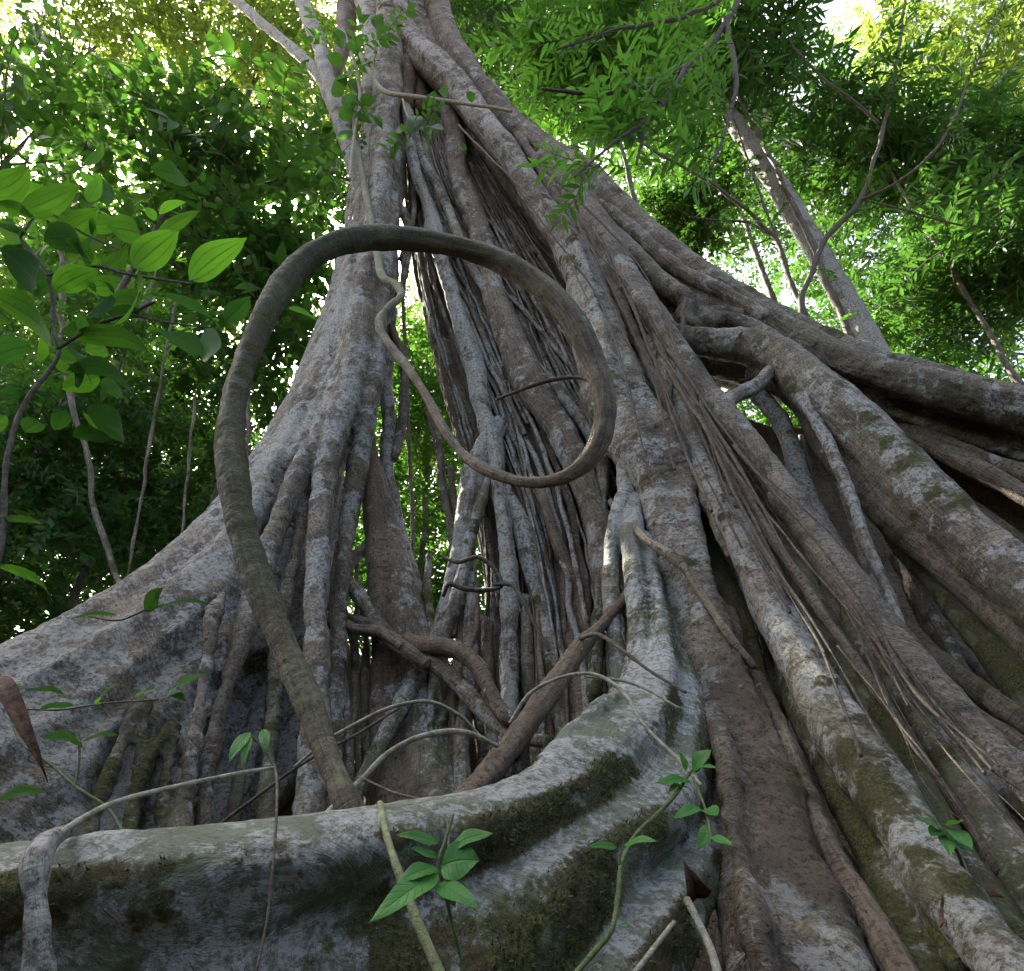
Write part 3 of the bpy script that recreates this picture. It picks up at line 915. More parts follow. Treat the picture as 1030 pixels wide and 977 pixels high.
tR = [
 tube(pxpath([(672,335,4.5,10),(697,344,4.35,13),(722,348,4.28,15),(752,350,4.22,17),(784,362,4.12,20),(815,392,4.0,23),(855,430,3.84,25),(902,478,3.66,26),(961,534,3.44,28),(1019,585,3.25,30),(1100,660,3.0,34),(1220,770,2.75,40)]), tone=.2, moss=.30, lich=.66, seed=65),
 tube(pxpath([(760,372,4.3,12),(808,392,4.12,17),(846,446,3.92,20),(902,507,3.7,22),(958,562,3.5,22),(1019,622,3.28,23),(1100,705,3.02,26),(1200,800,2.8,30)]), tone=.5, moss=.10, lich=.2, seed=66),
 tube(pxpath([(880,510,3.95,8),(912,548,3.8,12),(960,610,3.58,14),(1019,690,3.3,16),(1100,790,3.0,20)]), tone=.1, moss=.75, lich=.3, seed=67),
 tube(pxpath([(697,338,4.4,9),(706,322,4.45,9),(722,314,4.5,9),(745,318,4.5,9)]), tone=.2, moss=.3, lich=.5, seed=68),
]
fuse('buttress_root', tR, fig, M_BARK, .016, 3, label='lichen spotted root that slopes down under the great arm')
root('buttress_root', pxpath([(735,610,3.5,8),(756,668,3.2,9),(764,690,2.98,9),(787,740,2.66,11),(817,815,2.34,13),(848,877,2.10,15),(879,928,1.93,17),(908,980,1.79,18),(950,1080,1.56,22)]), fig, M_BARK, label='slim smooth brown root between the wide ones', tone=.55, moss=.08, lich=.22, seed=69)
for k, (to, mo_, li, pts) in enumerate([
   (.5,.2,.3,[(770,720,3.0,12),(800,800,2.72,16),(840,880,2.42,20),(872,945,2.22,24),(910,1050,1.98,30)]),
   (.2,.75,.3,[(700,470,3.95,6),(712,540,3.72,10),(730,600,3.46,13),(748,660,3.2,15),(772,725,2.92,15),(800,800,2.6,16)]),
   (.35,.62,.4,[(748,480,3.72,7),(800,570,3.34,13),(842,645,3.0,18),(880,712,2.74,20),(925,790,2.46,22),(974,880,2.2,24),(1024,960,1.98,27),(1080,1060,1.75,30)]),
   (.55,.05,.25,[(640,296,4.25,3),(690,402,3.82,4),(732,468,3.55,4),(790,562,3.14,5),(845,642,2.8,6),(890,708,2.56,6),(950,792,2.34,6),(1010,880,2.14,7)]),
   (.3,.1,.6,[(612,262,4.45,4),(640,300,4.3,5),(668,352,4.1,5),(700,410,3.86,6),(730,470,3.6,6),(756,520,3.42,6),(790,600,3.1,7)]),
   (.5,.1,.4,[(575,200,4.75,5),(602,252,4.5,6),(628,310,4.28,6),(650,360,4.12,6),(672,420,3.9,5)]),
   (.2,.1,.8,[(832,425,4.3,4),(850,500,4.1,4),(880,592,3.9,5),(905,660,3.7,5)]),
   (.4,.2,.5,[(872,470,4.15,4),(905,545,3.95,5),(950,640,3.7,6),(990,720,3.45,7)]),
   (.3,.2,.6,[(930,520,4.0,4),(965,590,3.8,5),(1005,660,3.6,6),(1060,750,3.3,7)]),
   (.6,.1,.3,[(806,440,4.5,3),(822,520,4.3,4),(846,600,4.1,4),(862,690,3.8,5)]),
   (.4,.3,.5,[(905,700,2.95,6),(950,760,2.72,8),(1000,822,2.5,9),(1060,890,2.3,11)]),
   (.7,.05,.2,[(690,560,3.5,4),(705,620,3.25,5),(728,690,2.95,6),(752,745,2.7,6),(780,820,2.4,7),(800,900,2.12,8)]),
   (.3,.5,.5,[(812,690,2.72,5),(850,760,2.46,7),(884,825,2.24,8),(925,900,2.02,9),(970,977,1.82,11)]),
   (.5,.1,.4,[(470,60,5.3,4),(505,112,5.08,5),(540,165,4.9,5),(566,205,4.76,6),(590,250,4.58,6)]),
   (.2,.1,.6,[(488,80,5.3,5),(530,130,5.12,6),(580,180,4.96,7),(640,235,4.78,8),(700,282,4.62,8),(770,322,4.46,8)])]):
    root('buttress_root', pxpath(pts), fig, M_BARK, tone=to, moss=mo_, lich=li, seed=1900 + k, wob=.3)
# dark roots low in the cave and strips under the arm
for k, pts in enumerate([
   [(880,600,3.9,9),(918,645,3.7,12),(975,690,3.45,13),(1040,735,3.2,15),(1140,800,2.9,18)],
   [(868,640,3.7,8),(930,690,3.4,11),(985,728,3.2,12),(1050,770,3.0,14),(1140,830,2.8,16)],
   [(830,580,4.3,10),(900,680,3.8,14),(990,770,3.2,18),(1060,830,2.9,22)],
   [(905,560,4.3,8),(950,640,4.0,11),(1010,700,3.7,13),(1100,780,3.4,16)],
   [(900,430,4.6,7),(950,455,4.4,9),(1000,480,4.2,10),(1060,510,4.0,12),(1150,560,3.8,14)],
   [(870,405,4.7,6),(930,440,4.5,8),(985,462,4.35,9),(1060,488,4.15,10),(1150,530,3.9,12)],
   [(890,440,4.8,6),(950,490,4.6,9),(1010,540,4.4,11),(1080,590,4.2,13)],
   [(940,420,4.9,8),(1000,442,4.75,10),(1060,462,4.6,12),(1150,500,4.4,15)],
   [(910,470,4.9,6),(960,510,4.7,8),(1020,560,4.5,9),(1090,610,4.3,11)]]):
    root('buttress_root', pxpath(pts), fig, M_BARK, tone=.45, moss=.25, lich=.2, seed=900 + k)
cave = sheet([
 [(700,395,5.4),(770,425,5.4),(840,425,5.3),(900,425,5.2),(960,440,5.1),(1060,470,5.0),(1200,510,4.9)],
 [(712,470,5.2),(770,490,5.2),(840,520,5.1),(900,545,5.0),(960,590,4.9),(1060,640,4.8),(1200,700,4.7)],
 [(740,560,4.8),(800,590,4.8),(860,620,4.7),(920,650,4.6),(980,680,4.5),(1060,720,4.4),(1200,780,4.3)],
 [(760,680,4.2),(820,720,4.1),(880,760,4.0),(940,790,3.9),(1000,820,3.8),(1060,850,3.7),(1200,900,3.6)],
 [(780,860,3.5),(840,890,3.4),(900,920,3.3),(960,950,3.2),(1020,980,3.1),(1080,1010,3.0),(1200,1060,2.9)]],
 120, 70, back=(0, .2, -.05), flute=.08, ffreq=3, tone=.6, moss=.05, lich=.1, seed=71)
fuse('buttress', [cave], fig, M_BARK, .035, 2, label='shaded brown back wall of the root cave')

# --- the wavy buttress that sweeps across the foreground
Fr = [
 [(-160,880,1.78),(0,866,1.78),(200,838,1.78),(350,822,1.82),(480,806,1.94),(540,780,2.1),(588,738,2.35),(632,712,2.6),(660,660,2.95),(662,600,3.25),(650,540,3.6),(640,495,3.8)],
 [(-160,866,1.5),(0,852,1.5),(200,834,1.52),(350,817,1.56),(480,799,1.72),(534,776,1.88),(578,738,2.12),(624,709,2.38),(650,660,2.74),(650,600,3.02),(640,540,3.38),(634,500,3.66)],
 [(-160,912,1.41),(0,898,1.41),(200,878,1.43),(350,862,1.47),(480,833,1.62),(548,802,1.78),(598,772,1.98),(646,738,2.2),(672,680,2.55),(666,610,2.9),(649,545,3.35),(640,500,3.66)],
 [(-160,990,1.47),(0,980,1.47),(200,952,1.49),(350,918,1.54),(480,872,1.65),(560,835,1.80),(618,799,2.01),(664,764,2.22),(688,700,2.58),(678,620,2.95),(658,552,3.4),(646,500,3.75)],
 [(-160,1090,1.48),(0,1070,1.48),(200,1035,1.49),(350,985,1.50),(470,928,1.57),(560,872,1.69),(632,828,1.92),(684,788,2.14),(702,722,2.48),(690,640,2.88),(664,560,3.35),(650,505,3.75)],
 [(-160,1230,1.50),(0,1200,1.50),(200,1160,1.50),(350,1090,1.49),(460,1010,1.49),(555,930,1.62),(626,868,1.85),(690,820,2.08),(712,740,2.5),(700,650,2.95),(672,566,3.4),(654,508,3.8)],
 [(-160,1400,1.50),(0,1360,1.50),(200,1300,1.50),(350,1210,1.49),(450,1115,1.49),(540,1010,1.57),(608,928,1.78),(666,868,2.04),(716,800,2.40),(712,690,2.95),(684,590,3.4),(660,515,3.85)],
 [(-160,1600,1.30),(0,1560,1.30),(200,1500,1.30),(350,1390,1.31),(460,1250,1.36),(560,1110,1.46),(630,985,1.66),(688,890,1.94),(722,830,2.30),(722,720,2.9),(694,610,3.4),(668,525,3.85)],
 [(-160,1900,1.32),(0,1850,1.32),(200,1750,1.32),(350,1600,1.33),(470,1400,1.40),(580,1220,1.50),(660,1060,1.66),(712,930,1.98),(738,850,2.35),(734,740,2.95),(706,630,3.4),(680,535,3.9)],
]
for row in Fr:        # the plate sinks back where the slim roots rise out of it
    for k_, dy_ in ((-1, .30), (-2, .26), (-3, .15)):
        row[k_] = (row[k_][0], row[k_][1], row[k_][2] + dy_)
shF = sheet(Fr, 260, 130, back=(.02, .16, .0), flute=.016, ffreq=8, tone=.10, moss=.72, lich=.74, seed=81)
tF = [
 tube(pxpath([(627,470,3.95,8),(631,495,3.8,9),(622,525,3.62,9),(617,560,3.5,9),(616,610,3.3,10),(619,650,3.1,10),(622,700,2.9,11),(610,735,2.7,12)]), tone=.05, moss=.30, lich=.72, seed=82),
 tube(pxpath([(634,500,3.75,9),(636,540,3.5,11),(642,590,3.2,12),(646,630,3.0,13),(643,672,2.75,14),(630,706,2.5,14),(602,722,2.3,13),(574,744,2.15,12),(545,772,1.98,11)]), tone=.05, moss=.30, lich=.72, seed=83),
 tube(pxpath([(650,540,3.5,6),(661,600,3.1,8),(668,650,2.8,9),(668,700,2.5,10),(655,735,2.28,10)]), tone=.05, moss=.30, lich=.72, seed=84),
]
oF, coF, noF, mkF = fuse('buttress', [shF] + tF, fig, M_FRONT, .0105, 3, label='wavy mossy buttress that sweeps across the foreground', size=.045, mstreak=(13, 2.5, 2.5), rough=.8,
  mossmap=lambda co, no: 1.2 * sstep(.92, .3, no[:, 2]) * (.55 + .45 * sstep(.75, .1, co[:, 0])))
# moss tufts standing on it
rm_ = np.random.default_rng(9)
vis = np.where((mkF > .35) & (coF[:, 1] < 2.6) & ((noF[:, 1] < .25)))[0]
pk = rm_.choice(vis, min(30000, len(vis) * 3))
pk = pk[rm_.uniform(.45, 1.05, len(pk)) < mkF[pk]]
pn = len(pk)
c0 = coF[pk] + rm_.normal(0, .005, (pn, 3))
dirn = noF[pk] + rm_.normal(0, .55, (pn, 3)) + np.array([0, 0, .15]); dirn /= np.linalg.norm(dirn, axis=1)[:, None]
sidev = np.cross(dirn, rm_.normal(size=(pn, 3))); sidev /= np.linalg.norm(sidev, axis=1)[:, None] + 1e-9
ln = rm_.uniform(.004, .010, pn)[:, None]
mv = np.stack([c0 - sidev * ln * .28 - noF[pk] * .004, c0 + sidev * ln * .28 - noF[pk] * .004, c0 + dirn * ln], 1).reshape(-1, 3)
mo = link('moss', raw_mesh('moss', mv, None, np.arange(pn * 3).reshape(-1, 3)), oF, [M_MOSS])
mo['kind'] = 'stuff'

# --- aerial roots traced one by one
AR = [
 # tone, moss, lich, path
 (.05,.15,.95,[(408,100,5.35,5),(413,136,5.3,6),(432,218,5.2,7),(448,280,5.1,8),(456,305,5.05,8),(471,358,4.98,9),(487,417,4.9,9),(498,456,4.82,9),(502,495,4.75,8),(510,549,4.65,8),(516,611,4.5,9),(514,680,4.35,10),(512,760,4.2,11)]),
 (.05,.1,.75,[(412,110,5.35,3),(421,144,5.3,4),(456,222,5.15,5),(471,265,5.1,5),(494,303,5.05,5),(518,338,5.0,5),(541,373,4.95,5),(566,401,4.9,6),(586,424,4.85,6),(602,460,4.8,6)]),
 (.3,.1,.60,[(440,90,5.4,7),(456,136,5.35,9),(467,187,5.3,10),(483,233,5.25,11),(500,298,5.15,12),(520,350,5.05,14),(540,390,4.95,15),(566,430,4.85,15),(590,480,4.75,14),(606,530,4.65,13),(614,600,4.5,13)]),
 (.15,.2,.85,[(500,425,4.95,8),(488,455,4.9,11),(480,490,4.85,11),(473,520,4.8,11),(463,565,4.72,10),(448,619,4.6,9),(432,680,4.45,8),(415,720,4.35,7)]),
 (.1,.35,.7,[(491,480,4.75,5),(482,515,4.7,6),(467,560,4.62,7),(450,625,4.5,7),(428,668,4.4,8),(398,722,4.22,8),(372,770,4.08,8),(352,810,3.95,9),(330,860,3.8,11)]),
 (.1,.3,.9,[(503,480,4.85,8),(518,520,4.78,9),(533,582,4.66,9),(549,637,4.52,9),(560,690,4.38,9),(572,740,4.25,10),(580,800,4.1,12)]),
 (.6,.1,.3,[(540,485,4.75,4),(548,510,4.7,5),(559,545,4.65,6),(580,598,4.55,6),(596,650,4.4,6),(606,700,4.25,7)]),
 (.1,.15,.75,[(403,120,5.5,5),(402,136,5.5,6),(399,175,5.5,7),(397,257,5.45,5),(393,312,5.4,5.5),(390,400,5.3,6),(388,455,5.2,6),(394,488,5.15,6),(405,533,5.0,5),(417,582,4.9,6),(424,636,4.75,6),(428,690,4.6,6)]),
 (.5,.1,.3,[(405,260,5.5,2),(407,323,5.45,2),(410,400,5.4,2),(413,475,5.35,2),(416,565,5.2,2),(420,640,5.0,2)]),
 (.3,.1,.5,[(396,330,5.35,4),(403,358,5.33,5),(407,397,5.3,5),(401,440,5.25,5),(396,462,5.2,5)]),
 (.4,.1,.4,[(428,400,5.5,3),(436,432,5.45,4),(446,487,5.35,4),(456,541,5.2,4),(460,580,5.1,4)]),
 (.3,.1,.5,[(452,470,5.3,3),(459,510,5.2,4),(465,550,5.1,4),(462,600,5.0,4),(455,640,4.9,4)]),
 (.3,.2,.5,[(440,430,5.4,3),(443,480,5.3,3),(452,520,5.2,4),(458,560,5.1,4)]),
 (.2,.3,.6,[(375,540,5.0,5),(350,580,4.75,6),(358,598,4.6,7),(378,625,4.5,7),(398,642,4.4,8),(418,653,4.3,8),(455,684,4.15,8),(494,722,4.0,8),(518,738,3.9,7),(550,746,3.8,6)]),
 (.5,.1,.3,[(330,628,4.7,5),(350,624,4.6,5),(372,632,4.45,6),(392,642,4.3,7),(412,654,4.2,7),(430,668,4.15,6)]),
 (.35,.1,.4,[(335,618,4.6,4),(358,632,4.42,5),(385,636,4.28,5),(405,650,4.2,5)]),
 (.85,.05,.35,[(408,640,4.3,6),(424,648,4.22,8),(446,652,4.15,8),(464,660,4.08,8),(480,676,4.02,8),(492,700,3.95,7),(505,722,3.9,7),(520,728,3.85,6)]),
 (.4,.2,.5,[(455,700,4.35,5),(440,730,4.3,6),(428,775,4.2,6),(420,830,4.05,7)]),
 (.2,.35,.6,[(430,560,4.9,4),(432,640,4.65,4),(434,700,4.3,4),(433,790,4.1,4),(430,850,4.0,4)]),
 (.2,.3,.7,[(528,600,4.6,6),(530,660,4.45,7),(534,720,4.3,7),(540,780,4.15,8),(548,850,4.0,9)]),
 (.1,.4,.7,[(596,420,4.85,5),(606,470,4.7,6),(608,520,4.6,6),(604,580,4.5,7),(600,640,4.35,7),(598,700,4.2,8)]),
 # the thin pale ones in front of the cave
 (.1,.15,.85,[(772,352,4.12,6),(783,363,4.0,7),(792,374,3.94,7),(806,394,3.88,7),(825,430,3.78,6),(848,488,3.62,6),(871,542,3.48,6),(894,597,3.34,6),(908,640,3.22,6),(920,690,3.1,7)]),
 (.2,.2,.85,[(752,385,4.4,8),(767,402,4.35,9),(786,432,4.28,9),(800,462,4.2,9),(812,500,4.1,8),(828,528,4.0,6),(850,560,3.9,6),(874,600,3.78,6),(892,640,3.6,6)]),
 (.15,.3,.7,[(728,410,3.76,6),(742,399,3.86,7),(758,388,3.96,7),(772,375,4.05,7),(784,362,4.12,8)]),
 (.3,.4,.3,[(742,474,3.62,4),(731,480,3.56,4),(722,494,3.5,4),(718,512,3.42,4),(723,535,3.36,4),(735,560,3.28,3)]),
 # small loops on the column
 (.5,.2,.2,[(615,505,3.85,3),(634,530,3.5,4),(648,540,3.27,4.5),(664,552,3.18,5),(690,575,3.08,5),(712,602,2.98,4.5),(734,636,2.85,4),(760,670,2.8,3)]),
 (.2,.2,.6,[(386,160,5.1,3),(398,200,5.15,4),(410,230,5.3,4),(408,270,5.35,4),(400,300,5.35,3)]),
 (.3,.1,.5,[(418,180,5.4,3),(414,230,5.35,3),(405,262,5.4,3)]),
]
for k, (to, mo_, li, pts) in enumerate(AR):
    root('aerial_root', pxpath(pts), fig, M_BARK, tone=to, moss=mo_, lich=li, seed=1000 + k, wob=.45)

# fine strands clinging to the columns on the right
RL = []
rs = np.random.default_rng(23)
guide = [[(560,200,4.6),(640,300,4.2),(700,420,3.7),(760,540,3.15),(830,660,2.6),(890,760,2.2)],
         [(620,250,4.4),(690,350,3.85),(760,450,3.45),(840,560,2.95),(930,680,2.5),(1010,770,2.25)],
         [(600,240,4.45),(650,340,4.1),(690,430,3.7),(730,520,3.3),(790,630,2.85),(850,760,2.3)],
         [(830,560,2.95),(870,640,2.7),(920,720,2.45),(970,790,2.25),(1040,860,2.05)],
         [(480,110,4.9),(560,210,4.55),(600,290,4.2),(640,380,3.85),(660,470,3.5),(690,570,3.1)]]
for k in range(20):
    g = guide[k % 5]
    a = rs.integers(0, len(g) - 3); b_ = rs.integers(a + 3, len(g) + 1)
    ox, oy = rs.normal(0, 14), rs.normal(0, 12)
    pts = [(p[0] + ox + rs.normal(0, 7), p[1] + oy + rs.normal(0, 7), p[2] - rs.uniform(.03, .14), rs.choice([.7, .9, 1.3, 2.0])) for p in g[a:b_]]
    root('rootlet', pxpath(pts), fig, M_TWIG if k % 3 else M_BARK, tone=.6, lich=.15, seed=1200 + k, wob=.4)
for pts in ([(690,300,4.2,2),(680,360,4.0,2),(672,420,3.75,2),(690,480,3.55,2)],
            [(860,610,2.8,1.38),(880,670,2.6,1.65),(905,730,2.4,1.65),(955,800,2.2,1.38)], [(845,600,2.85,1.10),(868,650,2.65,1.38),(900,720,2.42,1.38),(945,780,2.2,1.10)],
            [(900,640,2.75,1.65),(925,690,2.5,1.65),(960,745,2.35,1.65),(1035,800,2.2,1.65)], [(880,640,2.7,1.10),(915,700,2.45,1.10),(975,770,2.28,1.10),(1040,835,2.1,1.10)]):
    root('rootlet', pxpath(pts), fig, M_TWIG, tone=.7, lich=.1, wob=1.0)

# --- branches at the top
for k, (pts, to, li) in enumerate([
   ([(372,230,5.2,8),(362,180,5.2,9),(352,148,5.25,9),(342,118,5.35,9),(331,82,5.5,8),(319,38,5.7,7.5),(303,-6,5.9,7),(285,-60,6.2,7)], .0, 1.0),  # both limbs of this fork are paled through lichen colour to look sunlit
   ([(345,120,5.5,8),(318,75,5.7,6),(295,50,5.9,5),(262,22,6.2,4.5),(225,-8,6.6,4)], .0, 1.0),
   ([(372,110,5.4,12),(378,60,5.5,13),(372,10,5.7,13),(366,-60,6.0,14)], .2, .8),
   ([(404,110,5.4,10),(408,60,5.4,11),(404,10,5.6,11),(404,-60,5.9,12)], .5, .5),
   ([(424,110,5.5,8),(420,60,5.5,9),(424,10,5.7,9),(432,-60,6.0,10)], .4, .4),
   ([(448,90,5.6,7),(440,50,5.6,8),(434,0,5.8,8),(440,-60,6.1,9)], .4, .4),
   ([(330,90,5.6,6),(345,40,5.9,8),(350,-10,6.1,9),(352,-60,6.3,10)], .4, .4)]):
    root('branch', pxpath(pts), fig, M_BARK, tone=to, moss=.05, lich=li, seed=1400 + k)

# ================================================================== lianas and vines
def vine_thing(name, label, pts, mat, group=None, cat='vine', bark=True, dy=0, **k):
    P = tube(pxpath(pts, dy), **k)
    me = raw_mesh(name, P.v, P.quads, P.tris)
    if bark:
        n = len(P.v)
        bark_finish(me, P.bk, np.full(n, P.par[0]), np.full(n, P.par[1]), np.full(n, P.par[2]), size=.03)
    else:
        smooth(me)
    return tag(link(name, me, None, [mat]), label, cat, group)

loop = [(372,868,1.9,15),(350,812,1.98,14.5),(332,768,2.04,14),(313,715,2.1,14),(291,662,2.16,14),(268,607,2.22,14),(250,555,2.28,14),(237,500,2.34,14),(232,445,2.4,14),(240,390,2.46,13.5),(255,345,2.52,13),(276,300,2.58,13),(306,264,2.64,12.5),(345,245,2.7,12),(390,240,2.78,11.5),(440,244,2.86,11.5),(490,257,2.94,11.5),(530,278,3.0,12),(564,308,3.04,12.5),(590,347,3.08,12.5),(605,387,3.1,12),(607,425,3.12,11.5),(594,458,3.15,10.5),(568,479,3.2,7.5),(535,485,3.28,6.3),(500,477,3.38,5.8),(472,462,3.5,5.5),(450,436,3.62,5.2),(431,402,3.74,4.5),(410,370,3.9,4.5),(388,342,4.05,4),(381,322,4.15,4),(391,309,4.2,4),(403,298,4.28,4),(399,287,4.36,4),(386,280,4.45,4),(380,258,4.55,3.5),(373,222,4.68,3.5),(367,190,4.78,3),(362,160,4.85,3),(357,130,4.95,2.5),(362,90,5.05,2.5)]
lv = vine_thing('liana', 'thick brown liana that rises from the front buttress and curls in a big loop', loop, M_LIANA, cat='liana', step=.008, sides=30, wob=.10, lobes=.10, knots=.08, tone=.25, moss=.22, lich=.30, seed=77)
def per_vertex(o, name, fn):
    me = o.data; n = len(me.vertices)
    bk = np.empty(n * 3, np.float32); me.attributes['bk'].data.foreach_get('vector', bk)
    a = bk.reshape(-1, 3)[:, 0]; a = (a - a.min()) / (a.max() - a.min())
    old = np.empty(n, np.float32); me.attributes[name].data.foreach_get('value', old)
    me.attributes[name].data.foreach_set('value', np.clip(fn(a, old), 0, 1.5).astype(np.float32))
per_vertex(lv, 'tone', lambda a, o: np.interp(a, [0, .05, .12, .25, .32, .5, .6, 1], [.1, .7, 1, .9, .25, .05, .1, .0]))
per_vertex(lv, 'algae', lambda a, o: o * .4 + np.interp(a, [0, .08, .22, .30, .5, .56, .7, 1], [.1, .2, .15, .05, .05, .3, .9, 1.0]))
per_vertex(lv, 'lich', lambda a, o: o - .3 + np.interp(a, [0, .3, .5, .54, .62, .8, 1], [.10, .30, .30, .55, .7, .75, .7]))
per_vertex(lv, 'moss', lambda a, o: o * np.interp(a, [0, .25, .35, 1], [1, 1, .5, .3]) + np.interp(a, [0, .05, .12, .24, .34, 1], [.1, .38, .42, .34, .05, .0]))

vine_thing('vine', 'thick pale vine hanging over the front buttress at the lower left corner', [(38,1010,1.27,13),(39,977,1.27,12.5),(36,908,1.28,13),(37,866,1.30,12.5),(46,848,1.34,11),(62,838,1.42,8),(74,834,1.52,5)], M_TREEBARK, wob=.3, lobes=.16, knots=.25, cat='vine', sides=28, step=.006, tone=.0, moss=.15, lich=1.05)
vine_thing('vine', 'thin straight grey twig rising from the knee of the pale vine', [(52,845,1.36,3),(85,822,1.42,3),(120,806,1.5,2.8),(200,786,1.62,2.4),(250,776,1.68,2),(277,772,1.72,1.6)], M_PALEVINE, bark=False, cat='vine')
vine_thing('vine', 'thin dead brown strand dangling down across the front buttress from the twig tip', [(277,771,1.72,1.4),(279,800,1.5,1.4),(276,850,1.38,1.4),(268,928,1.33,1.4),(255,990,1.3,1.4)], M_TWIG, bark=False)
vine_thing('vine', 'pale green slanting stem under the broad leaved seedling at bottom centre', [(382,808,1.6,3.5),(397,862,1.42,4.2),(413,908,1.38,4.5),(440,977,1.33,5),(460,1030,1.3,5.5)], simple_material('pale_green_stem', (.16, .19, .075), (.30, .31, .15), 40), bark=False, wob=.5)
vine_thing('log', 'straight reddish brown diagonal branch leaning onto the front buttress', [(628,574,3.5,5.5),(632,594,3.4,6),(612,622,3.2,7),(588,649,3.0,9),(560,686,2.75,11),(533,722,2.5,12.5),(505,758,2.28,13),(478,788,2.1,13),(452,810,1.98,13),(420,830,1.88,13)], M_BARK, cat='branch', tone=.8, moss=.08, lich=.25, wob=.2, seed=91)
for lab, pts, m_ in (
   ('arching thin stem that bends over between the liana foot and the diagonal branch', [(296,772,2.4,1.8),(325,748,2.4,2),(352,732,2.4,2),(397,711,2.4,2),(432,706,2.4,2),(463,720,2.45,2),(482,740,2.5,1.8)], M_PALEVINE),
   ('lower arching grey stem ending at the foot of the diagonal branch', [(318,828,1.95,3),(345,802,1.98,3),(367,780,2.0,3),(389,758,2.02,3),(425,740,2.05,3),(465,736,2.1,3),(500,750,2.2,2.5)], M_PALEVINE),
   ('slender arching stem over the wavy bend of the front buttress', [(513,728,2.3,1.8),(533,698,2.28,1.8),(565,681,2.26,1.8),(596,678,2.25,1.8),(623,693,2.2,1.8),(650,732,2.1,1.8),(684,766,2.02,1.8),(705,790,1.98,1.6)], M_PALEVINE),
   ('thin straight stem stretched from mid column to the wavy buttress', [(588,680,2.4,1.5),(634,687,2.35,1.5),(684,713,2.25,1.4)], M_PALEVINE),
   ('long thin twig crossing from the left hollow up behind the looping liana', [(212,836,2.6,1.6),(260,800,2.6,1.6),(311,764,2.62,1.6),(360,738,2.66,1.6),(402,712,2.7,1.5)], M_TWIG),
   ('dark whip of a twig curving out of the diagonal branch', [(584,642,2.95,2.2),(600,638,2.8,2.2),(628,656,2.6,2),(655,676,2.5,1.8),(690,697,2.4,1.6)], M_TWIG),
   ('thin brown twig under the arching stems beside the seedling', [(365,783,1.9,1.3),(395,797,1.85,1.3),(430,806,1.75,1.3),(448,820,1.6,1.2),(452,860,1.45,1.2)], M_TWIG),
   ('thin dark twig bowed across the middle of the trunk inside the loop', [(500,402,3.6,1.6),(530,390,3.55,2),(555,382,3.5,2),(585,381,3.45,2),(600,390,3.4,1.5)], M_TWIG),
   ('wiry brown tendrils knotted around the central roots', [(446,560,4.3,2),(462,565,4.2,2),(480,560,4.2,2),(500,575,4.2,2),(504,590,4.2,2),(488,594,4.2,2.4),(466,592,4.2,2.4),(452,588,4.2,2.4),(446,600,4.25,2)], M_TWIG),
   ('wiry twig below the knotted tendrils on the central roots', [(498,588,4.2,2),(514,588,4.15,2.4),(524,600,4.1,2.4),(536,625,4.05,2),(552,655,4.0,2)], M_TWIG)):
    vine_thing('vine', lab, pts, m_, bark=False, cat='twig' if 'twig' in lab else 'vine')

# ================================================================== leafy plants
def plant(name, label, stems, leaves, lmat, smat, cat='plant', base=None, group=None, dy=0):
    b0 = at(*(base or stems[0][0][:3]))
    t = thing(name, label, cat, (b0[0], b0[1], b0[2]), group)
    for s in stems:
        stem('stem', s, t, smat, dy)
    for k, L in enumerate(leaves):
        (x0, y0, Y0), (x1, y1, Y1), w = L[:3]
        kw = L[3] if len(L) > 3 else {}
        a, b = at(x0, y0, Y0 + dy), at(x1, y1, Y1 + dy)
        wr = (w * (dep(x0, y0, Y0) + dep(x1, y1, Y1)) / 2 / F) / np.linalg.norm(b - a)
        hero_leaf(t, a, b, wr, kw.pop('mat', lmat), seed=hash((x0, y0)) % 9999, **kw)
    return t

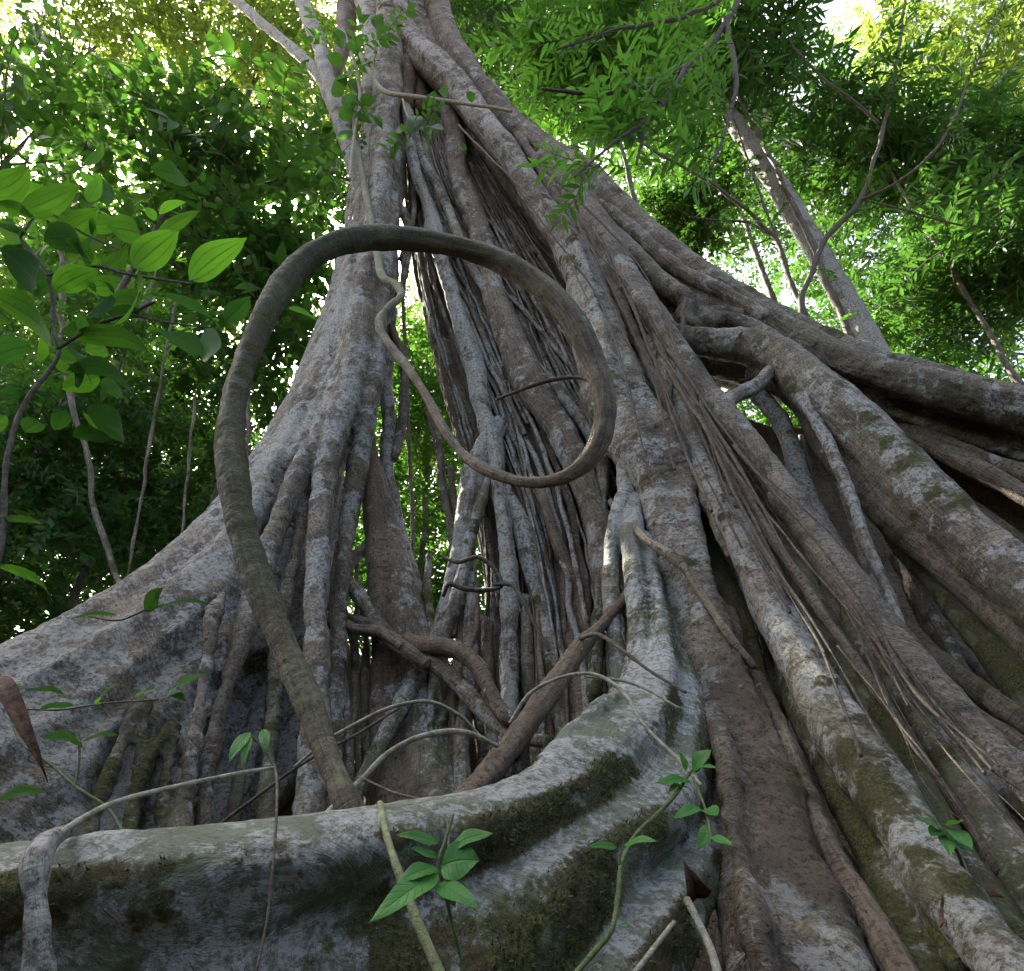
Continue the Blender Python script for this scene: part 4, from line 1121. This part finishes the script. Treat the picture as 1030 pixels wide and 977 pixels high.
UPF = dict(hint=(0, -.75, .65))
plant('seedling', 'bright green broad leaved seedling in front of the mossy buttress at bottom centre',
      [[(470,985,1.30,1.8),(455,930,1.29,1.8),(447,895,1.28,1.8),(441,870,1.28,1.8),(448,845,1.29,1.6),(455,820,1.31,1.5)]],
      [((441,877,1.27),(370,929,1.18),30,UPF), ((440,872,1.28),(398,888,1.22),22,UPF), ((443,872,1.28),(484,866,1.26),40,dict(hint=(.1,-.9,.4))),
       ((452,853,1.29),(497,838,1.27),20,UPF), ((441,849,1.29),(397,840,1.28),14,UPF), ((440,862,1.29),(412,853,1.27),12,UPF),
       ((440,890,1.27),(482,916,1.19),24,UPF), ((444,885,1.31),(458,912,1.28),22,dict(hint=(0,-.9,.3), mat=L_MID))], L_SMALL, M_GREENSTEM)
plant('seedling', 'climbing green seedling with small leaves on the right lobe of the wavy buttress',
      [[(575,985,1.40,3),(598,958,1.44,3),(615,936,1.48,3),(622,900,1.53,2.8),(624,872,1.57,2.6),(638,842,1.64,2.4),(660,820,1.72,2.2),(681,797,1.80,2),(694,778,1.88,1.8),(705,765,1.9,1.5)], [(624,872,1.57,1.5),(622,858,1.57,1.3)], [(697,782,1.86,1.5),(710,815,1.72,1.3),(716,845,1.6,1.2)]],
      [((620,852,1.56),(590,852,1.52),12,UPF), ((628,850,1.58),(662,846,1.52),13,UPF), ((694,785,1.86),(658,788,1.78),15,UPF), ((697,778,1.86),(722,772,1.76),13,UPF),
       ((697,776,1.86),(716,754,1.82),20,UPF), ((692,792,1.84),(672,798,1.78),8,UPF), ((690,776,1.88),(682,756,1.86),9,UPF), ((704,812,1.72),(676,824,1.66),14,UPF), ((706,815,1.72),(722,822,1.66),18,dict(hint=(0,-.9,.4))),
       ((712,830,1.66),(700,856,1.62),14,dict(hint=(0,-.9,.4))), ((716,842,1.6),(738,852,1.55),13,UPF), ((622,932,1.47),(634,930,1.44),6,UPF)], L_SMALL, M_GREENSTEM)
plant('seedling', 'small bright green seedling between the two roots at lower right',
      [[(985,905,2.2,2),(972,880,2.15,2),(960,852,2.1,2),(948,838,2.08,1.6),(938,824,2.08,1.2)]],
      [((948,836,2.06),(922,824,2.0),13,UPF), ((952,840,2.06),(936,842,2.0),13,UPF), ((954,832,2.06),(968,826,2.0),14,UPF), ((955,834,2.06),(978,856,1.98),18,dict(hint=(0,-.8,.6))),
       ((952,842,2.06),(955,862,1.98),14,dict(hint=(0,-.8,.6))), ((962,846,2.06),(980,860,2.02),14,UPF)], L_SMALL, M_GREENSTEM, dy=-.22)
plant('seedling', 'pair of drooping green leaves on a dark stalk beside the looping liana',
      [[(277,772,1.75,1.3),(268,758,1.78,1.3),(255,742,1.8,1.2),(250,738,1.8,1)], [(268,758,1.78,1),(266,745,1.78,1)]],
      [((251,737,1.8),(230,768,1.72),14,dict(hint=(0,-.8,.5))), ((250,738,1.8),(243,772,1.73),10,dict(hint=(0,-.8,.5))), ((265,734,1.78),(268,758,1.73),11,dict(hint=(0,-.8,.5)))], L_SMALL, M_TWIG)
plant('climber', 'sparse creeping climber with dark green leaves in front of the left buttress wing',
      [[(130,850,1.75,1.8),(110,815,1.8,1.6),(75,790,1.85,1.6),(50,768,1.9,1.4),(20,745,1.95,1.3),(8,712,2.0,1.3)], [(75,790,1.85,1.2),(80,760,1.88,1.2),(78,735,1.9,1.2),(82,752,1.9,1)], [(8,712,2.0,1),(60,714,1.95,1),(100,708,1.92,1),(160,704,1.9,1)], [(90,620,2.1,1),(120,624,2.08,1),(150,612,2.05,1),(165,608,2.05,1)]],
      [((82,748,1.88),(40,740,1.8),24,UPF), ((84,746,1.88),(120,740,1.82),13,UPF), ((98,708,1.9),(118,688,1.86),21,UPF), ((75,710,1.9),(36,716,1.84),16,UPF), ((65,698,1.92),(25,694,1.86),12,UPF),
       ((165,704,1.88),(206,678,1.82),21,UPF), ((140,700,1.9),(156,692,1.86),16,UPF), ((45,795,1.85),(-5,806,1.78),20,UPF), ((26,690,1.98),(-4,704,1.92),24,UPF), ((148,616,2.05),(164,590,2.02),21,dict(hint=(0,-.9,.3))), ((148,616,2.05),(214,608,1.98),13,UPF),
       ((118,618,2.08),(70,622,2.02),13,UPF), ((170,700,1.88),(186,706,1.84),10,UPF)], L_HERO, M_GREENSTEM)
plant('shrub', 'bright shrub with large veined leaves hanging in at the left edge',
      [[(-30,640,1.75,3),(-2,560,1.75,3),(8,455,1.75,2.6),(23,409,1.78,2.4),(58,358,1.8,2.2),(54,330,1.82,2),(48,278,1.84,1.8),(20,240,1.84,1.5)], [(58,352,1.8,1.8),(95,328,1.78,1.6),(130,316,1.76,1.5),(156,304,1.75,1.3)],
       [(48,278,1.84,1.6),(90,268,1.8,1.5),(130,276,1.76,1.4),(165,282,1.74,1.3),(192,286,1.72,1.1)], [(20,240,1.84,1.3),(40,215,1.84,1.2),(90,238,1.82,1.1),(140,260,1.8,1)], [(192,284,1.72,1),(212,262,1.8,.9),(230,242,1.82,.8)], [(130,316,1.76,1.1),(170,325,1.74,1),(210,330,1.74,.9)]],
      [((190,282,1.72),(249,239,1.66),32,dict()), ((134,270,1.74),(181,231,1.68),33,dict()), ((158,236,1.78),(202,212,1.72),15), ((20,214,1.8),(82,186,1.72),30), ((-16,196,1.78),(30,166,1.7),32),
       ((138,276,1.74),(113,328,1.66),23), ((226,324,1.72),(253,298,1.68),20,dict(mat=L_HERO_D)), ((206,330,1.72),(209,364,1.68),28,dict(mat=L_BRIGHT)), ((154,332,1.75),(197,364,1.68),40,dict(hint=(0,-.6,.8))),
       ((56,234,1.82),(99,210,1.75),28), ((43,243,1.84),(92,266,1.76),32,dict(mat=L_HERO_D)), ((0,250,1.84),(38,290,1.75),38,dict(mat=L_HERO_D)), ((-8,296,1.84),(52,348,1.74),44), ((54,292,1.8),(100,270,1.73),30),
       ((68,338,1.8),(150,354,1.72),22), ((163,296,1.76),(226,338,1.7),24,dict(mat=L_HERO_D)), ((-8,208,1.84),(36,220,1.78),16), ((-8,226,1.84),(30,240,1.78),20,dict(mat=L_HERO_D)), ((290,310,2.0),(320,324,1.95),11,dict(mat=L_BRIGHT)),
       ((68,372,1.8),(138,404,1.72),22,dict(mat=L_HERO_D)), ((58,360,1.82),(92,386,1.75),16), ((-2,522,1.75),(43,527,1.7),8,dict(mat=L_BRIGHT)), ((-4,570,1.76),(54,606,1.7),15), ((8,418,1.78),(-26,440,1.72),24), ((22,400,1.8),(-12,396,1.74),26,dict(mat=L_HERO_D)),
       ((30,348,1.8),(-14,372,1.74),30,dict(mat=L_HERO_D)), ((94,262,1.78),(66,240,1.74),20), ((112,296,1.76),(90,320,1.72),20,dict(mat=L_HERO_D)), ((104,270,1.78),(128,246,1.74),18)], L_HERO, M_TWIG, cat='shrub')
plant('climber', 'leafy green climber growing on the upper left of the trunk',
      [[(352,180,4.7,1.6),(356,140,4.8,1.6),(362,100,4.9,1.6),(356,60,5.0,1.6),(345,30,5.1,1.4)], [(362,55,4.95,2.2),(375,78,4.85,2.4),(390,94,4.7,2.6),(420,98,4.6,2.4),(465,104,4.5,2),(515,112,4.4,1.6)], [(405,100,4.6,1.2),(412,120,4.55,1.1),(430,135,4.5,1)]],
      [((348,45,5.0),(330,30,4.9),15), ((350,50,5.0),(368,40,4.9),14), ((346,60,5.0),(328,56,4.9),14), ((352,66,5.0),(338,82,4.9),16), ((358,62,5.0),(374,70,4.9),13), ((350,76,4.95),(334,96,4.9),15), ((356,80,4.95),(366,98,4.9),13), ((360,96,4.9),(346,110,4.8),16), ((362,104,4.9),(378,100,4.8),12), ((356,112,4.85),(340,118,4.8),14), ((358,118,4.85),(374,124,4.8),13), ((354,130,4.8),(338,140,4.75),13),
       ((380,40,5.0),(396,28,4.9),15), ((384,44,5.0),(400,46,4.9),14), ((380,56,5.0),(396,62,4.9),14), ((378,30,5.0),(386,14,4.9),13),
       ((412,116,4.55),(412,140,4.5),16,dict(hint=(0,-.9,.3))), ((404,124,4.55),(400,134,4.5),10), ((430,128,4.5),(446,132,4.45),17,dict(hint=(0,-.9,.3))), ((424,132,4.5),(434,140,4.45),12), ((432,100,4.55),(438,92,4.5),12), ((446,98,4.52),(450,86,4.48),10), ((470,100,4.5),(478,94,4.45),11), ((425,143,4.5),(430,150,4.45),8), ((462,146,4.5),(470,150,4.45),7), ((428,100,4.55),(440,112,4.5),10)], L_BRIGHT, M_PALEVINE, cat='climber')
shr = [o for o in COL.objects if o.name.startswith('shrub')][-1]
rl = np.random.default_rng(44)
for k in range(50):
    x, y = rl.uniform(-30, 225), rl.uniform(165, 440)
    if x > 175 - (y - 165) * .45 + 20: x *= .5
    Y = rl.uniform(1.75, 2.3); a = rl.uniform(-2.6, .6); L = rl.uniform(26, 50)
    b_, t_ = at(x, y, Y), at(x + L * math.cos(a), y + L * math.sin(a) * .8 + 8, Y - rl.uniform(.02, .14))
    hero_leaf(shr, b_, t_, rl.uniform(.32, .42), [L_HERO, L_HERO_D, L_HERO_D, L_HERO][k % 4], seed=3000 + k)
clm = [o for o in COL.objects if o.name.startswith('climber')][-1]
rk = np.random.default_rng(14)
cpz = [at(*p) for p in [(352,60,4.95),(348,45,5.0),(345,80,4.9),(356,90,4.9),(350,105,4.85),(360,70,4.95),(340,60,5),(352,120,4.8),(366,100,4.85),(335,45,5.05),(372,50,5),(384,52,4.95),(390,36,5),(380,22,5.05),(378,70,4.85),(360,130,4.8),(350,140,4.8),(415,125,4.5),(428,130,4.45),(440,96,4.5)]]
link('foliage', foliage_mesh('foliage', np.array(cpz) + rk.normal(0, .06, (len(cpz), 3)), .62, 'broad', 1, rk), clm, [L_BRIGHT, M_TWIG])
# dead leaves
def dead_leaf(label, b0, b1, w, hint, seed):
    a, b = at(*b0), at(*b1)
    o = hero_leaf(None, a, b, w * dep(*b0) / F / np.linalg.norm(b - a), M_DEAD, hint=hint, fold=.5, droop=.22, wave=.16, seed=seed, name='dead_leaf')
    return tag(o, label, 'dead leaf')
dead_leaf('rolled dry brown leaf slanting in at the left edge by the creeping climber', (-12,684,1.88), (48,788,1.80), 17, (.5,-.8,.35), 5)
dead_leaf('crumpled reddish dead leaf caught against the foot of the right column', (700,900,1.88), (688,868,1.80), 26, (-.3,-.9,.2), 8)
dead_leaf('pale curled dead leaf below the small seedling in the lower right gap', (985,920,1.95), (1010,950,1.88), 22, (.2,-.9,.2), 12)
for q_, (x, y, Y, a) in enumerate([(962,890,1.96,.6),(978,905,1.93,2.2),(1000,935,1.88,1.0),(990,915,1.9,-.6),(1012,950,1.85,.2),(970,925,1.86,2.8)]):
    o = hero_leaf(None, at(x, y, Y), at(x + 26 * math.cos(a), y + 20 * math.sin(a), Y - .05), .5, M_DEAD, hint=(rs.normal(0, .4), -.6, .7), fold=.5, droop=.25, wave=.14, seed=60 + q_, name='dead_leaf')
    tag(o, 'brown curled fallen leaf lying in the gap between the lower right roots', 'dead leaf', 'fallen leaves between the lower right roots')
vine_thing('twig', 'broken pale twig standing at the foot of the right column', [(690,905,1.72,3.5),(704,932,1.68,4),(716,960,1.64,4.5),(726,1000,1.58,5)], M_PALEVINE, bark=False, cat='twig')
vine_thing('twig', 'thin pale twig propped left of the broken one at the bottom', [(678,928,1.72,2.4),(660,950,1.66,2.6),(632,985,1.6,2.8)], M_PALEVINE, bark=False, cat='twig')

# ================================================================== the forest around
G = 'forest trees behind the fig'
T = forest_tree
# left side
T('forest_tree', 'dense dark leaved tree close behind the looping liana on the left', 205, 150, 6.4, (2.0,1.6,2.5), 180, 'broad', 1.15, L_DARK, 1, tr=.07, seed=1, gap=-.05)
T('forest_tree', 'dark broad leaved tree at the upper left corner', 40, 130, 7.0, (2.4,1.8,2.4), 130, 'broad', 1.25, L_DARK, 1, tr=.08, seed=2, gap=-.02)
T('forest_tree', 'mid green tree hugging the left outline of the fig', 275, 260, 6.8, (1.4,1.2,2.6), 220, 'broad', .9, L_MID, 1, tr=.05, seed=3, gap=-.05)
T('understorey_tree', 'small leaved understorey tree above the left buttress wing', 150, 420, 7.2, (2.2,1.5,1.5), 800, 'small', .55, L_MID, 1, tr=.05, seed=4, gap=-.03)
T('understorey_tree', 'low small leaved tree at the far left edge', 10, 480, 6.4, (2.0,1.5,1.6), 420, 'small', .55, L_MID, 1, tr=.05, seed=5, gap=-.03)
T('understorey_tree', 'shaded low tree just over the left buttress wing', 60, 580, 7.6, (2.6,1.5,1.4), 560, 'small', .5, L_MID, 1, tr=.05, seed=6, gap=-.08)
T('understorey_tree', 'dark tree low behind the middle of the left wing', 180, 520, 9.0, (2.4,1.8,1.6), 560, 'small', .55, L_MID, 1, tr=.06, seed=7, gap=-.08)
T('canopy_tree', 'tall sunlit yellow green canopy tree at the top left', 110, 40, 11, (5,4,5), 760, 'small', 1.3, L_YELLOW, 0, tr=.16, seed=8, gap=.0, freq=.35)
T('canopy_tree', 'yellow green canopy tree high behind the upper left branch', 270, 60, 12, (4,4,6), 800, 'small', 1.2, L_YELLOW, 0, tr=.16, seed=9, gap=-.05, freq=.35)
T('canopy_tree', 'bright distant tree showing between the dark leaves on the left', 130, 280, 14, (5.5,4,5), 1300, 'small', 1.1, L_BRIGHT, 0, tr=.15, seed=10, gap=-.02, freq=.35)
T('canopy_tree', 'distant hazy green tree low on the left', 60, 440, 16, (6,4,5), 1500, 'small', 1.0, L_BRIGHT, 0, tr=.15, seed=11, gap=-.02, freq=.35)
T('canopy_tree', 'distant tree behind the left buttress wing', 170, 540, 15, (6,4,4), 1700, 'small', .9, L_MID, 0, tr=.14, seed=12, gap=-.1, freq=.35)
# through the gap
T('understorey_tree', 'bright green tree seen through the gap in the trunk', 425, 400, 9.0, (1.5,1.2,2.6), 800, 'small', .5, L_BRIGHT, 1, tr=.05, seed=13, gap=-.12)
T('understorey_tree', 'low green tree behind the bottom of the trunk gap', 430, 600, 9.5, (2.2,1.5,2.0), 900, 'small', .5, L_BRIGHT, 1, tr=.05, seed=14, gap=-.15)
T('canopy_tree', 'large pale green tree far behind the trunk gap', 430, 400, 17, (4.5,3,6.5), 1700, 'small', .9, L_YELLOW, 0, tr=.15, seed=15, gap=-.15, freq=.35)
# right side
T('forest_tree', 'bright narrow leaved tree spreading over the top centre', 600, 60, 5.8, (1.5,1.2,2.0), 330, 'lance', .95, L_BRIGHT, 1, tr=.06, seed=16, gap=-.02, lean=(.9, 1.2))
T('forest_tree', 'narrow leaved green tree right of the trunk top', 720, 60, 6.8, (2.1,1.6,2.4), 420, 'lance', 1.0, L_MID, 1, tr=.07, seed=17, gap=-.02, lean=(.8, 1.0))
T('forest_tree', 'dark narrow leaved tree in the upper right', 880, 150, 7.4, (2.0,1.5,1.8), 360, 'lance', .95, L_MID, 1, tr=.05, seed=18, gap=.0)
T('understorey_tree', 'dark leafy tree low behind the great arm on the right', 960, 270, 7.2, (1.9,1.3,1.4), 480, 'lance', .80, L_MID, 1, tr=.05, seed=19, gap=-.06)
T('understorey_tree', 'leafy tree at the right edge above the great arm', 1010, 170, 8.0, (1.6,1.4,2.2), 380, 'pinnate', .9, L_DARK, 1, tr=.05, seed=20, gap=.0)
T('understorey_tree', 'thin leaved tree between the fig and the pale trunk', 690, 215, 8.2, (1.3,1.2,1.4), 420, 'small', .6, L_DARK, 1, tr=.04, seed=21, gap=.05)
T('canopy_tree', 'tall canopy tree with golden foliage at the top right corner', 970, 70, 12, (4.5,4,6), 900, 'small', 1.2, L_YELLOW, 0, tr=.16, seed=22, gap=.0, freq=.35)
T('canopy_tree', 'distant canopy tree behind the pale leaning trunk', 780, 170, 14, (6,4,6), 800, 'small', 1.15, L_MID, 0, tr=.16, seed=23, gap=.08, freq=.35)
T('canopy_tree', 'distant dark canopy tree low on the right', 940, 290, 13, (5,4,4), 950, 'small', 1.0, L_DARK, 0, tr=.14, seed=24, gap=-.03, freq=.35)
T('canopy_tree', 'high green canopy tree behind the trunk top', 560, 40, 13, (5,4,6), 900, 'small', 1.2, L_BRIGHT, 0, tr=.16, seed=25, gap=.0, freq=.35)
T('understorey_tree', 'small tree glimpsed through the openings of the root cave', 840, 420, 9.0, (3,1.5,2.0), 900, 'small', .6, L_BRIGHT, 1, tr=.05, seed=26, gap=-.1)
# low forest behind the fig; unseen rest behind the camera added to cut frontal light
rf = np.random.default_rng(66)
an = rf.uniform(0, 2 * math.pi, 9000)
front = np.sin(an) > .35
rr = np.where(front, rf.uniform(17, 24, 9000), rf.uniform(8, 13, 9000))
fp = np.stack([rr * np.cos(an), rr * np.sin(an) + 1.5, np.where(front, 6.5, 4.5) * rf.uniform(0, 1, 9000) ** .9], 1)
fc = fp - np.array([0, 0, CAMZ])
fd, fu = fc[:, 1] * cp + fc[:, 2] * sp, fc[:, 2] * cp - fc[:, 1] * sp
inside = (fd > 0) & (np.abs(fc[:, 0] / fd) < .95) & (np.abs(fu / fd) < .95)
fp = fp[np.where(front, True, ~inside)]
fo = link('forest_and_light_block', foliage_mesh('forest_and_light_block', fp, 1.2, 'broad', 0, rf), None, [L_MID, M_TWIG])
tag(fo, 'mass of forest foliage behind the fig, its unseen rest added to cut frontal light', 'forest')
fo['kind'] = 'stuff'
T('canopy_tree', 'tall green canopy tree right behind the top of the trunk', 475, 60, 10, (3.2,2.5,4.5), 800, 'small', 1.0, L_MID, 0, tr=.12, seed=30, gap=-.08, freq=.4)
T('forest_tree', 'leafy tree peeking out left of the upper trunk', 322, 190, 9.0, (1.8,1.8,4.0), 330, 'broad', .75, L_MID, 1, tr=.06, seed=31, gap=-.1)
T('canopy_tree', 'tall tree far behind the upper left branch', 330, 120, 15, (5,4,6), 600, 'small', 1.2, L_YELLOW, 0, tr=.14, seed=32, gap=-.08, freq=.35)
T('canopy_tree', 'high dark canopy tree over the right saplings', 700, 120, 11, (3.5,3,4.5), 400, 'small', 1.0, L_DARK, 0, tr=.12, seed=33, gap=-.03, freq=.4)
T('canopy_tree', 'pale green tree filling the light between the left trees', 60, 300, 22, (9,5,8), 1900, 'small', 1.3, L_YELLOW, 0, tr=.2, seed=34, gap=-.15, freq=.25)
T('canopy_tree', 'pale distant tree low behind the left column', 300, 560, 18, (7,4,5), 1900, 'small', 1.0, L_BRIGHT, 0, tr=.16, seed=35, gap=-.2, freq=.3)
T('understorey_tree', 'dark low shrub like tree behind the foot of the trunk', 400, 760, 11, (4,1.5,1.6), 1100, 'small', .7, L_MID, 0, tr=.05, seed=36, gap=-.3)
# pale leaning trunk
pt = thing('pale_tree', 'slender pale barked tree leaning left behind the great arm', 'tree', at(905, 385, 7.0) * [1, 1, 0])
b0 = at(905, 385, 7.0)
pp = pxpath([(877,345,7.0,13),(850,302,7.05,12),(815,242,7.1,11),(780,186,7.15,10),(750,142,7.2,9),(722,98,7.3,8),(690,40,7.4,6.5),(650,-30,7.6,5)])
pp = np.vstack([[[b0[0] + .35, 7.0, -.05, pp[0, 3] * 1.35]], [[b0[0] + .1, 7.0, b0[2] * .5, pp[0, 3] * 1.15]], pp])
root('trunk', pp, pt, M_TREEBARK, tone=.0, moss=.05, lich=1.0, seed=333, wob=.2, lobes=.06, knots=.06)
rp = np.random.default_rng(3)
tip = pp[-1, :3]
cpts = crown_points(tip + [0, .3, .5], (2.6, 2, 1.8), 500, rp, -.05, .8)
link('crown', foliage_mesh('crown', cpts, .6, 'lance', 1, rp), pt, [L_MID, M_TWIG])
for k in range(5):
    e = cpts[rp.integers(500)]; a = pp[-2 - k % 3]
    root('branch', np.array([[*a[:3], a[3] * .5], [*((a[:3] + e) / 2 + rp.normal(0, .15, 3)), a[3] * .35], [*e, .01]]), pt, M_TWIG, sides=6, step=.2)
# dark sapling with thin crossing branches
def sapling(label, stems, Y, kind, scale, lmat, per, seed, spread=.35):
    r = np.random.default_rng(seed)
    b = at(stems[0][0][0], stems[0][0][1], Y)
    t = thing('sapling', label, 'sapling', (b[0], b[1], 0))
    pos, dirs = [], []
    for i, s in enumerate(stems):
        p = pxpath([(x, y, Y + dy, w * .72) for x, y, dy, w in s])
        if i == 0:
            p = np.vstack([[[p[0, 0] + .1, p[0, 1], 0, p[0, 3] * 1.2]], p])
        root('stem' if i == 0 else 'branch', p, t, M_TWIG, sides=8, step=.05, wob=.5)
        q, L = spline(p, n=60)
        k0 = 30 if i == 0 else 12
        for j in range(per):
            m = r.integers(k0, 60); d = q[min(m + 1, 59), :3] - q[m - 1, :3]
            pos.append(q[m, :3] + r.normal(0, spread * .35, 3)); dirs.append(d + r.normal(0, .3, 3))
    me = foliage_mesh('crown', np.array(pos), scale, kind, 1, r, np.array(dirs))
    link('crown', me, t, [lmat, M_TWIG])
    return t
sapling('dark thin sapling forking in front of the pale leaning trunk', [
   [(806,304,0,4.5),(812,285,0,4.2),(826,248,0,4),(850,220,0,3.6),(864,200,0,3.4),(880,160,-.1,3),(892,110,-.15,2.8),(903,55,-.2,2.4),(912,-10,-.3,2)],
   [(884,124,-.1,2.6),(862,104,-.2,2.2),(835,85,-.3,2),(805,56,-.4,1.6),(790,30,-.5,1.2)], [(862,203,0,2.4),(900,185,-.2,2),(941,150,-.4,1.8),(975,80,-.6,1.5),(1010,0,-.8,1.2)],
   [(864,200,0,2),(905,210,-.1,1.6),(960,225,-.2,1.4),(1020,232,-.3,1)]], 6.2, 'lance', .5, L_MID, 22, 51)
sapling('bare stemmed sapling rising behind the fig rim beside the pale trunk', [
   [(804,302,0,4),(790,265,0,3.6),(778,238,0,3.2),(755,215,-.1,2.8),(715,185,-.2,2.4),(672,160,-.3,2),(632,136,-.4,1.6),(600,112,-.5,1.2)],
   [(775,236,0,2.2),(750,224,.1,1.8),(720,222,.2,1.5),(694,218,.3,1.2)], [(790,262,0,2),(770,210,.1,1.8),(752,160,.2,1.5),(738,120,.3,1.2)]], 6.5, 'small', .45, L_DARK, 12, 52)
# bough of narrow bright leaves hanging in front of the trunk top (its tree stands behind the camera to the right)
bt = thing('overhanging_tree', 'bright narrow leaved tree whose bough hangs in front of the trunk top', 'tree', (4.2, .2, 0))
root('trunk', np.array([[4.2, .2, -.05, .14], [4.1, .2, 3, .12], [3.9, .2, 6.5, .09], [3.5, .1, 9.5, .06]]), bt, M_TREEBARK, sides=14, step=.1, lich=.6)
rb = np.random.default_rng(8)
bp = [((760,-60,3.0,4),(720,40,2.9,3.5),(660,80,2.75,3),(600,95,2.62,2.2),(545,90,2.5,1.4)), ((700,52,2.85,3),(660,110,2.7,2.4),(610,150,2.55,1.8),(578,178,2.5,1.2)),
      ((740,-10,2.95,3),(680,20,2.8,2.4),(620,30,2.7,1.8),(560,50,2.6,1.2)), ((730,20,2.9,3),(740,80,2.8,2.4),(730,130,2.7,1.8),(715,170,2.65,1.2)), ((690,70,2.8,2.4),(650,130,2.7,1.8),(640,165,2.66,1.2))]
pos, dirs = [], []
e0 = at(760, -60, 3.0)
root('branch', np.array([[3.9, .2, 6.3, .06], [3.0, .9, 7.4, .045], [*e0, .025]]), bt, M_TWIG, sides=8, step=.1)
for s in bp:
    p = pxpath(s); root('branch', p, bt, M_TWIG, sides=8, step=.04, wob=.5)
    q, L = spline(p, n=60)
    for j in range(20):
        m = rb.integers(14, 60); d = q[min(m + 1, 59), :3] - q[m - 1, :3]
        pos.append(q[m, :3] + rb.normal(0, .05, 3)); dirs.append(d)
link('crown', foliage_mesh('crown', np.array(pos), .42, 'lance', 1, rb, np.array(dirs), tilt=.35), bt, [L_BRIGHT, M_TWIG])
# hanging lianas in the understorey on the left
for k, (lab, pts) in enumerate((
   ('grey hanging liana bowed like a fish hook on the far left', [(60,250,6.0,4),(74,421,5.6,4),(88,456,5.55,4),(92,500,5.5,4),(104,540,5.4,4),(118,580,5.3,4),(130,620,5.2,4)]),
   ('thin pale liana hanging straight left of the looping liana', [(178,300,5.8,2),(160,390,5.7,2.2),(150,450,5.6,2.4),(140,520,5.5,2.4),(130,570,5.4,2.4),(124,620,5.3,2.4)]),
   ('very thin pole like stem left of the looping liana', [(196,400,5.8,2),(190,460,5.6,2),(183,540,5.4,2),(178,600,5.2,2)]),
   ('thin sapling pole beside the left edge of the fig', [(252,330,6.0,3),(249,420,5.8,3.2),(247,470,5.7,3.4),(244,520,5.6,3.6)]))):
    vine_thing('vine', lab, [(a_, b_, c_, d_ * .7) for a_, b_, c_, d_ in pts], M_BARK, cat='vine', tone=.3, moss=.3, lich=.15, wob=.7, seed=1500 + k)

# ================================================================== render settings
cy = scene.cycles
cy.max_bounces = 7
cy.diffuse_bounces = 2
cy.glossy_bounces = 2
cy.transmission_bounces = 5
cy.transparent_max_bounces = 4
cy.caustics_reflective = False
cy.caustics_refractive = False
cy.sample_clamp_indirect = 6
cy.use_denoising = True
try:
    cy.denoiser = 'OPENIMAGEDENOISE'
    cy.denoising_input_passes = 'RGB_ALBEDO_NORMAL'
    cy.denoising_prefilter = 'NONE'
except Exception:
    pass
vs = scene.view_settings
vs.view_transform = 'Standard'
vs.look = 'None'
vs.exposure = 2.5
vs.gamma = 1
vs.use_curve_mapping = False
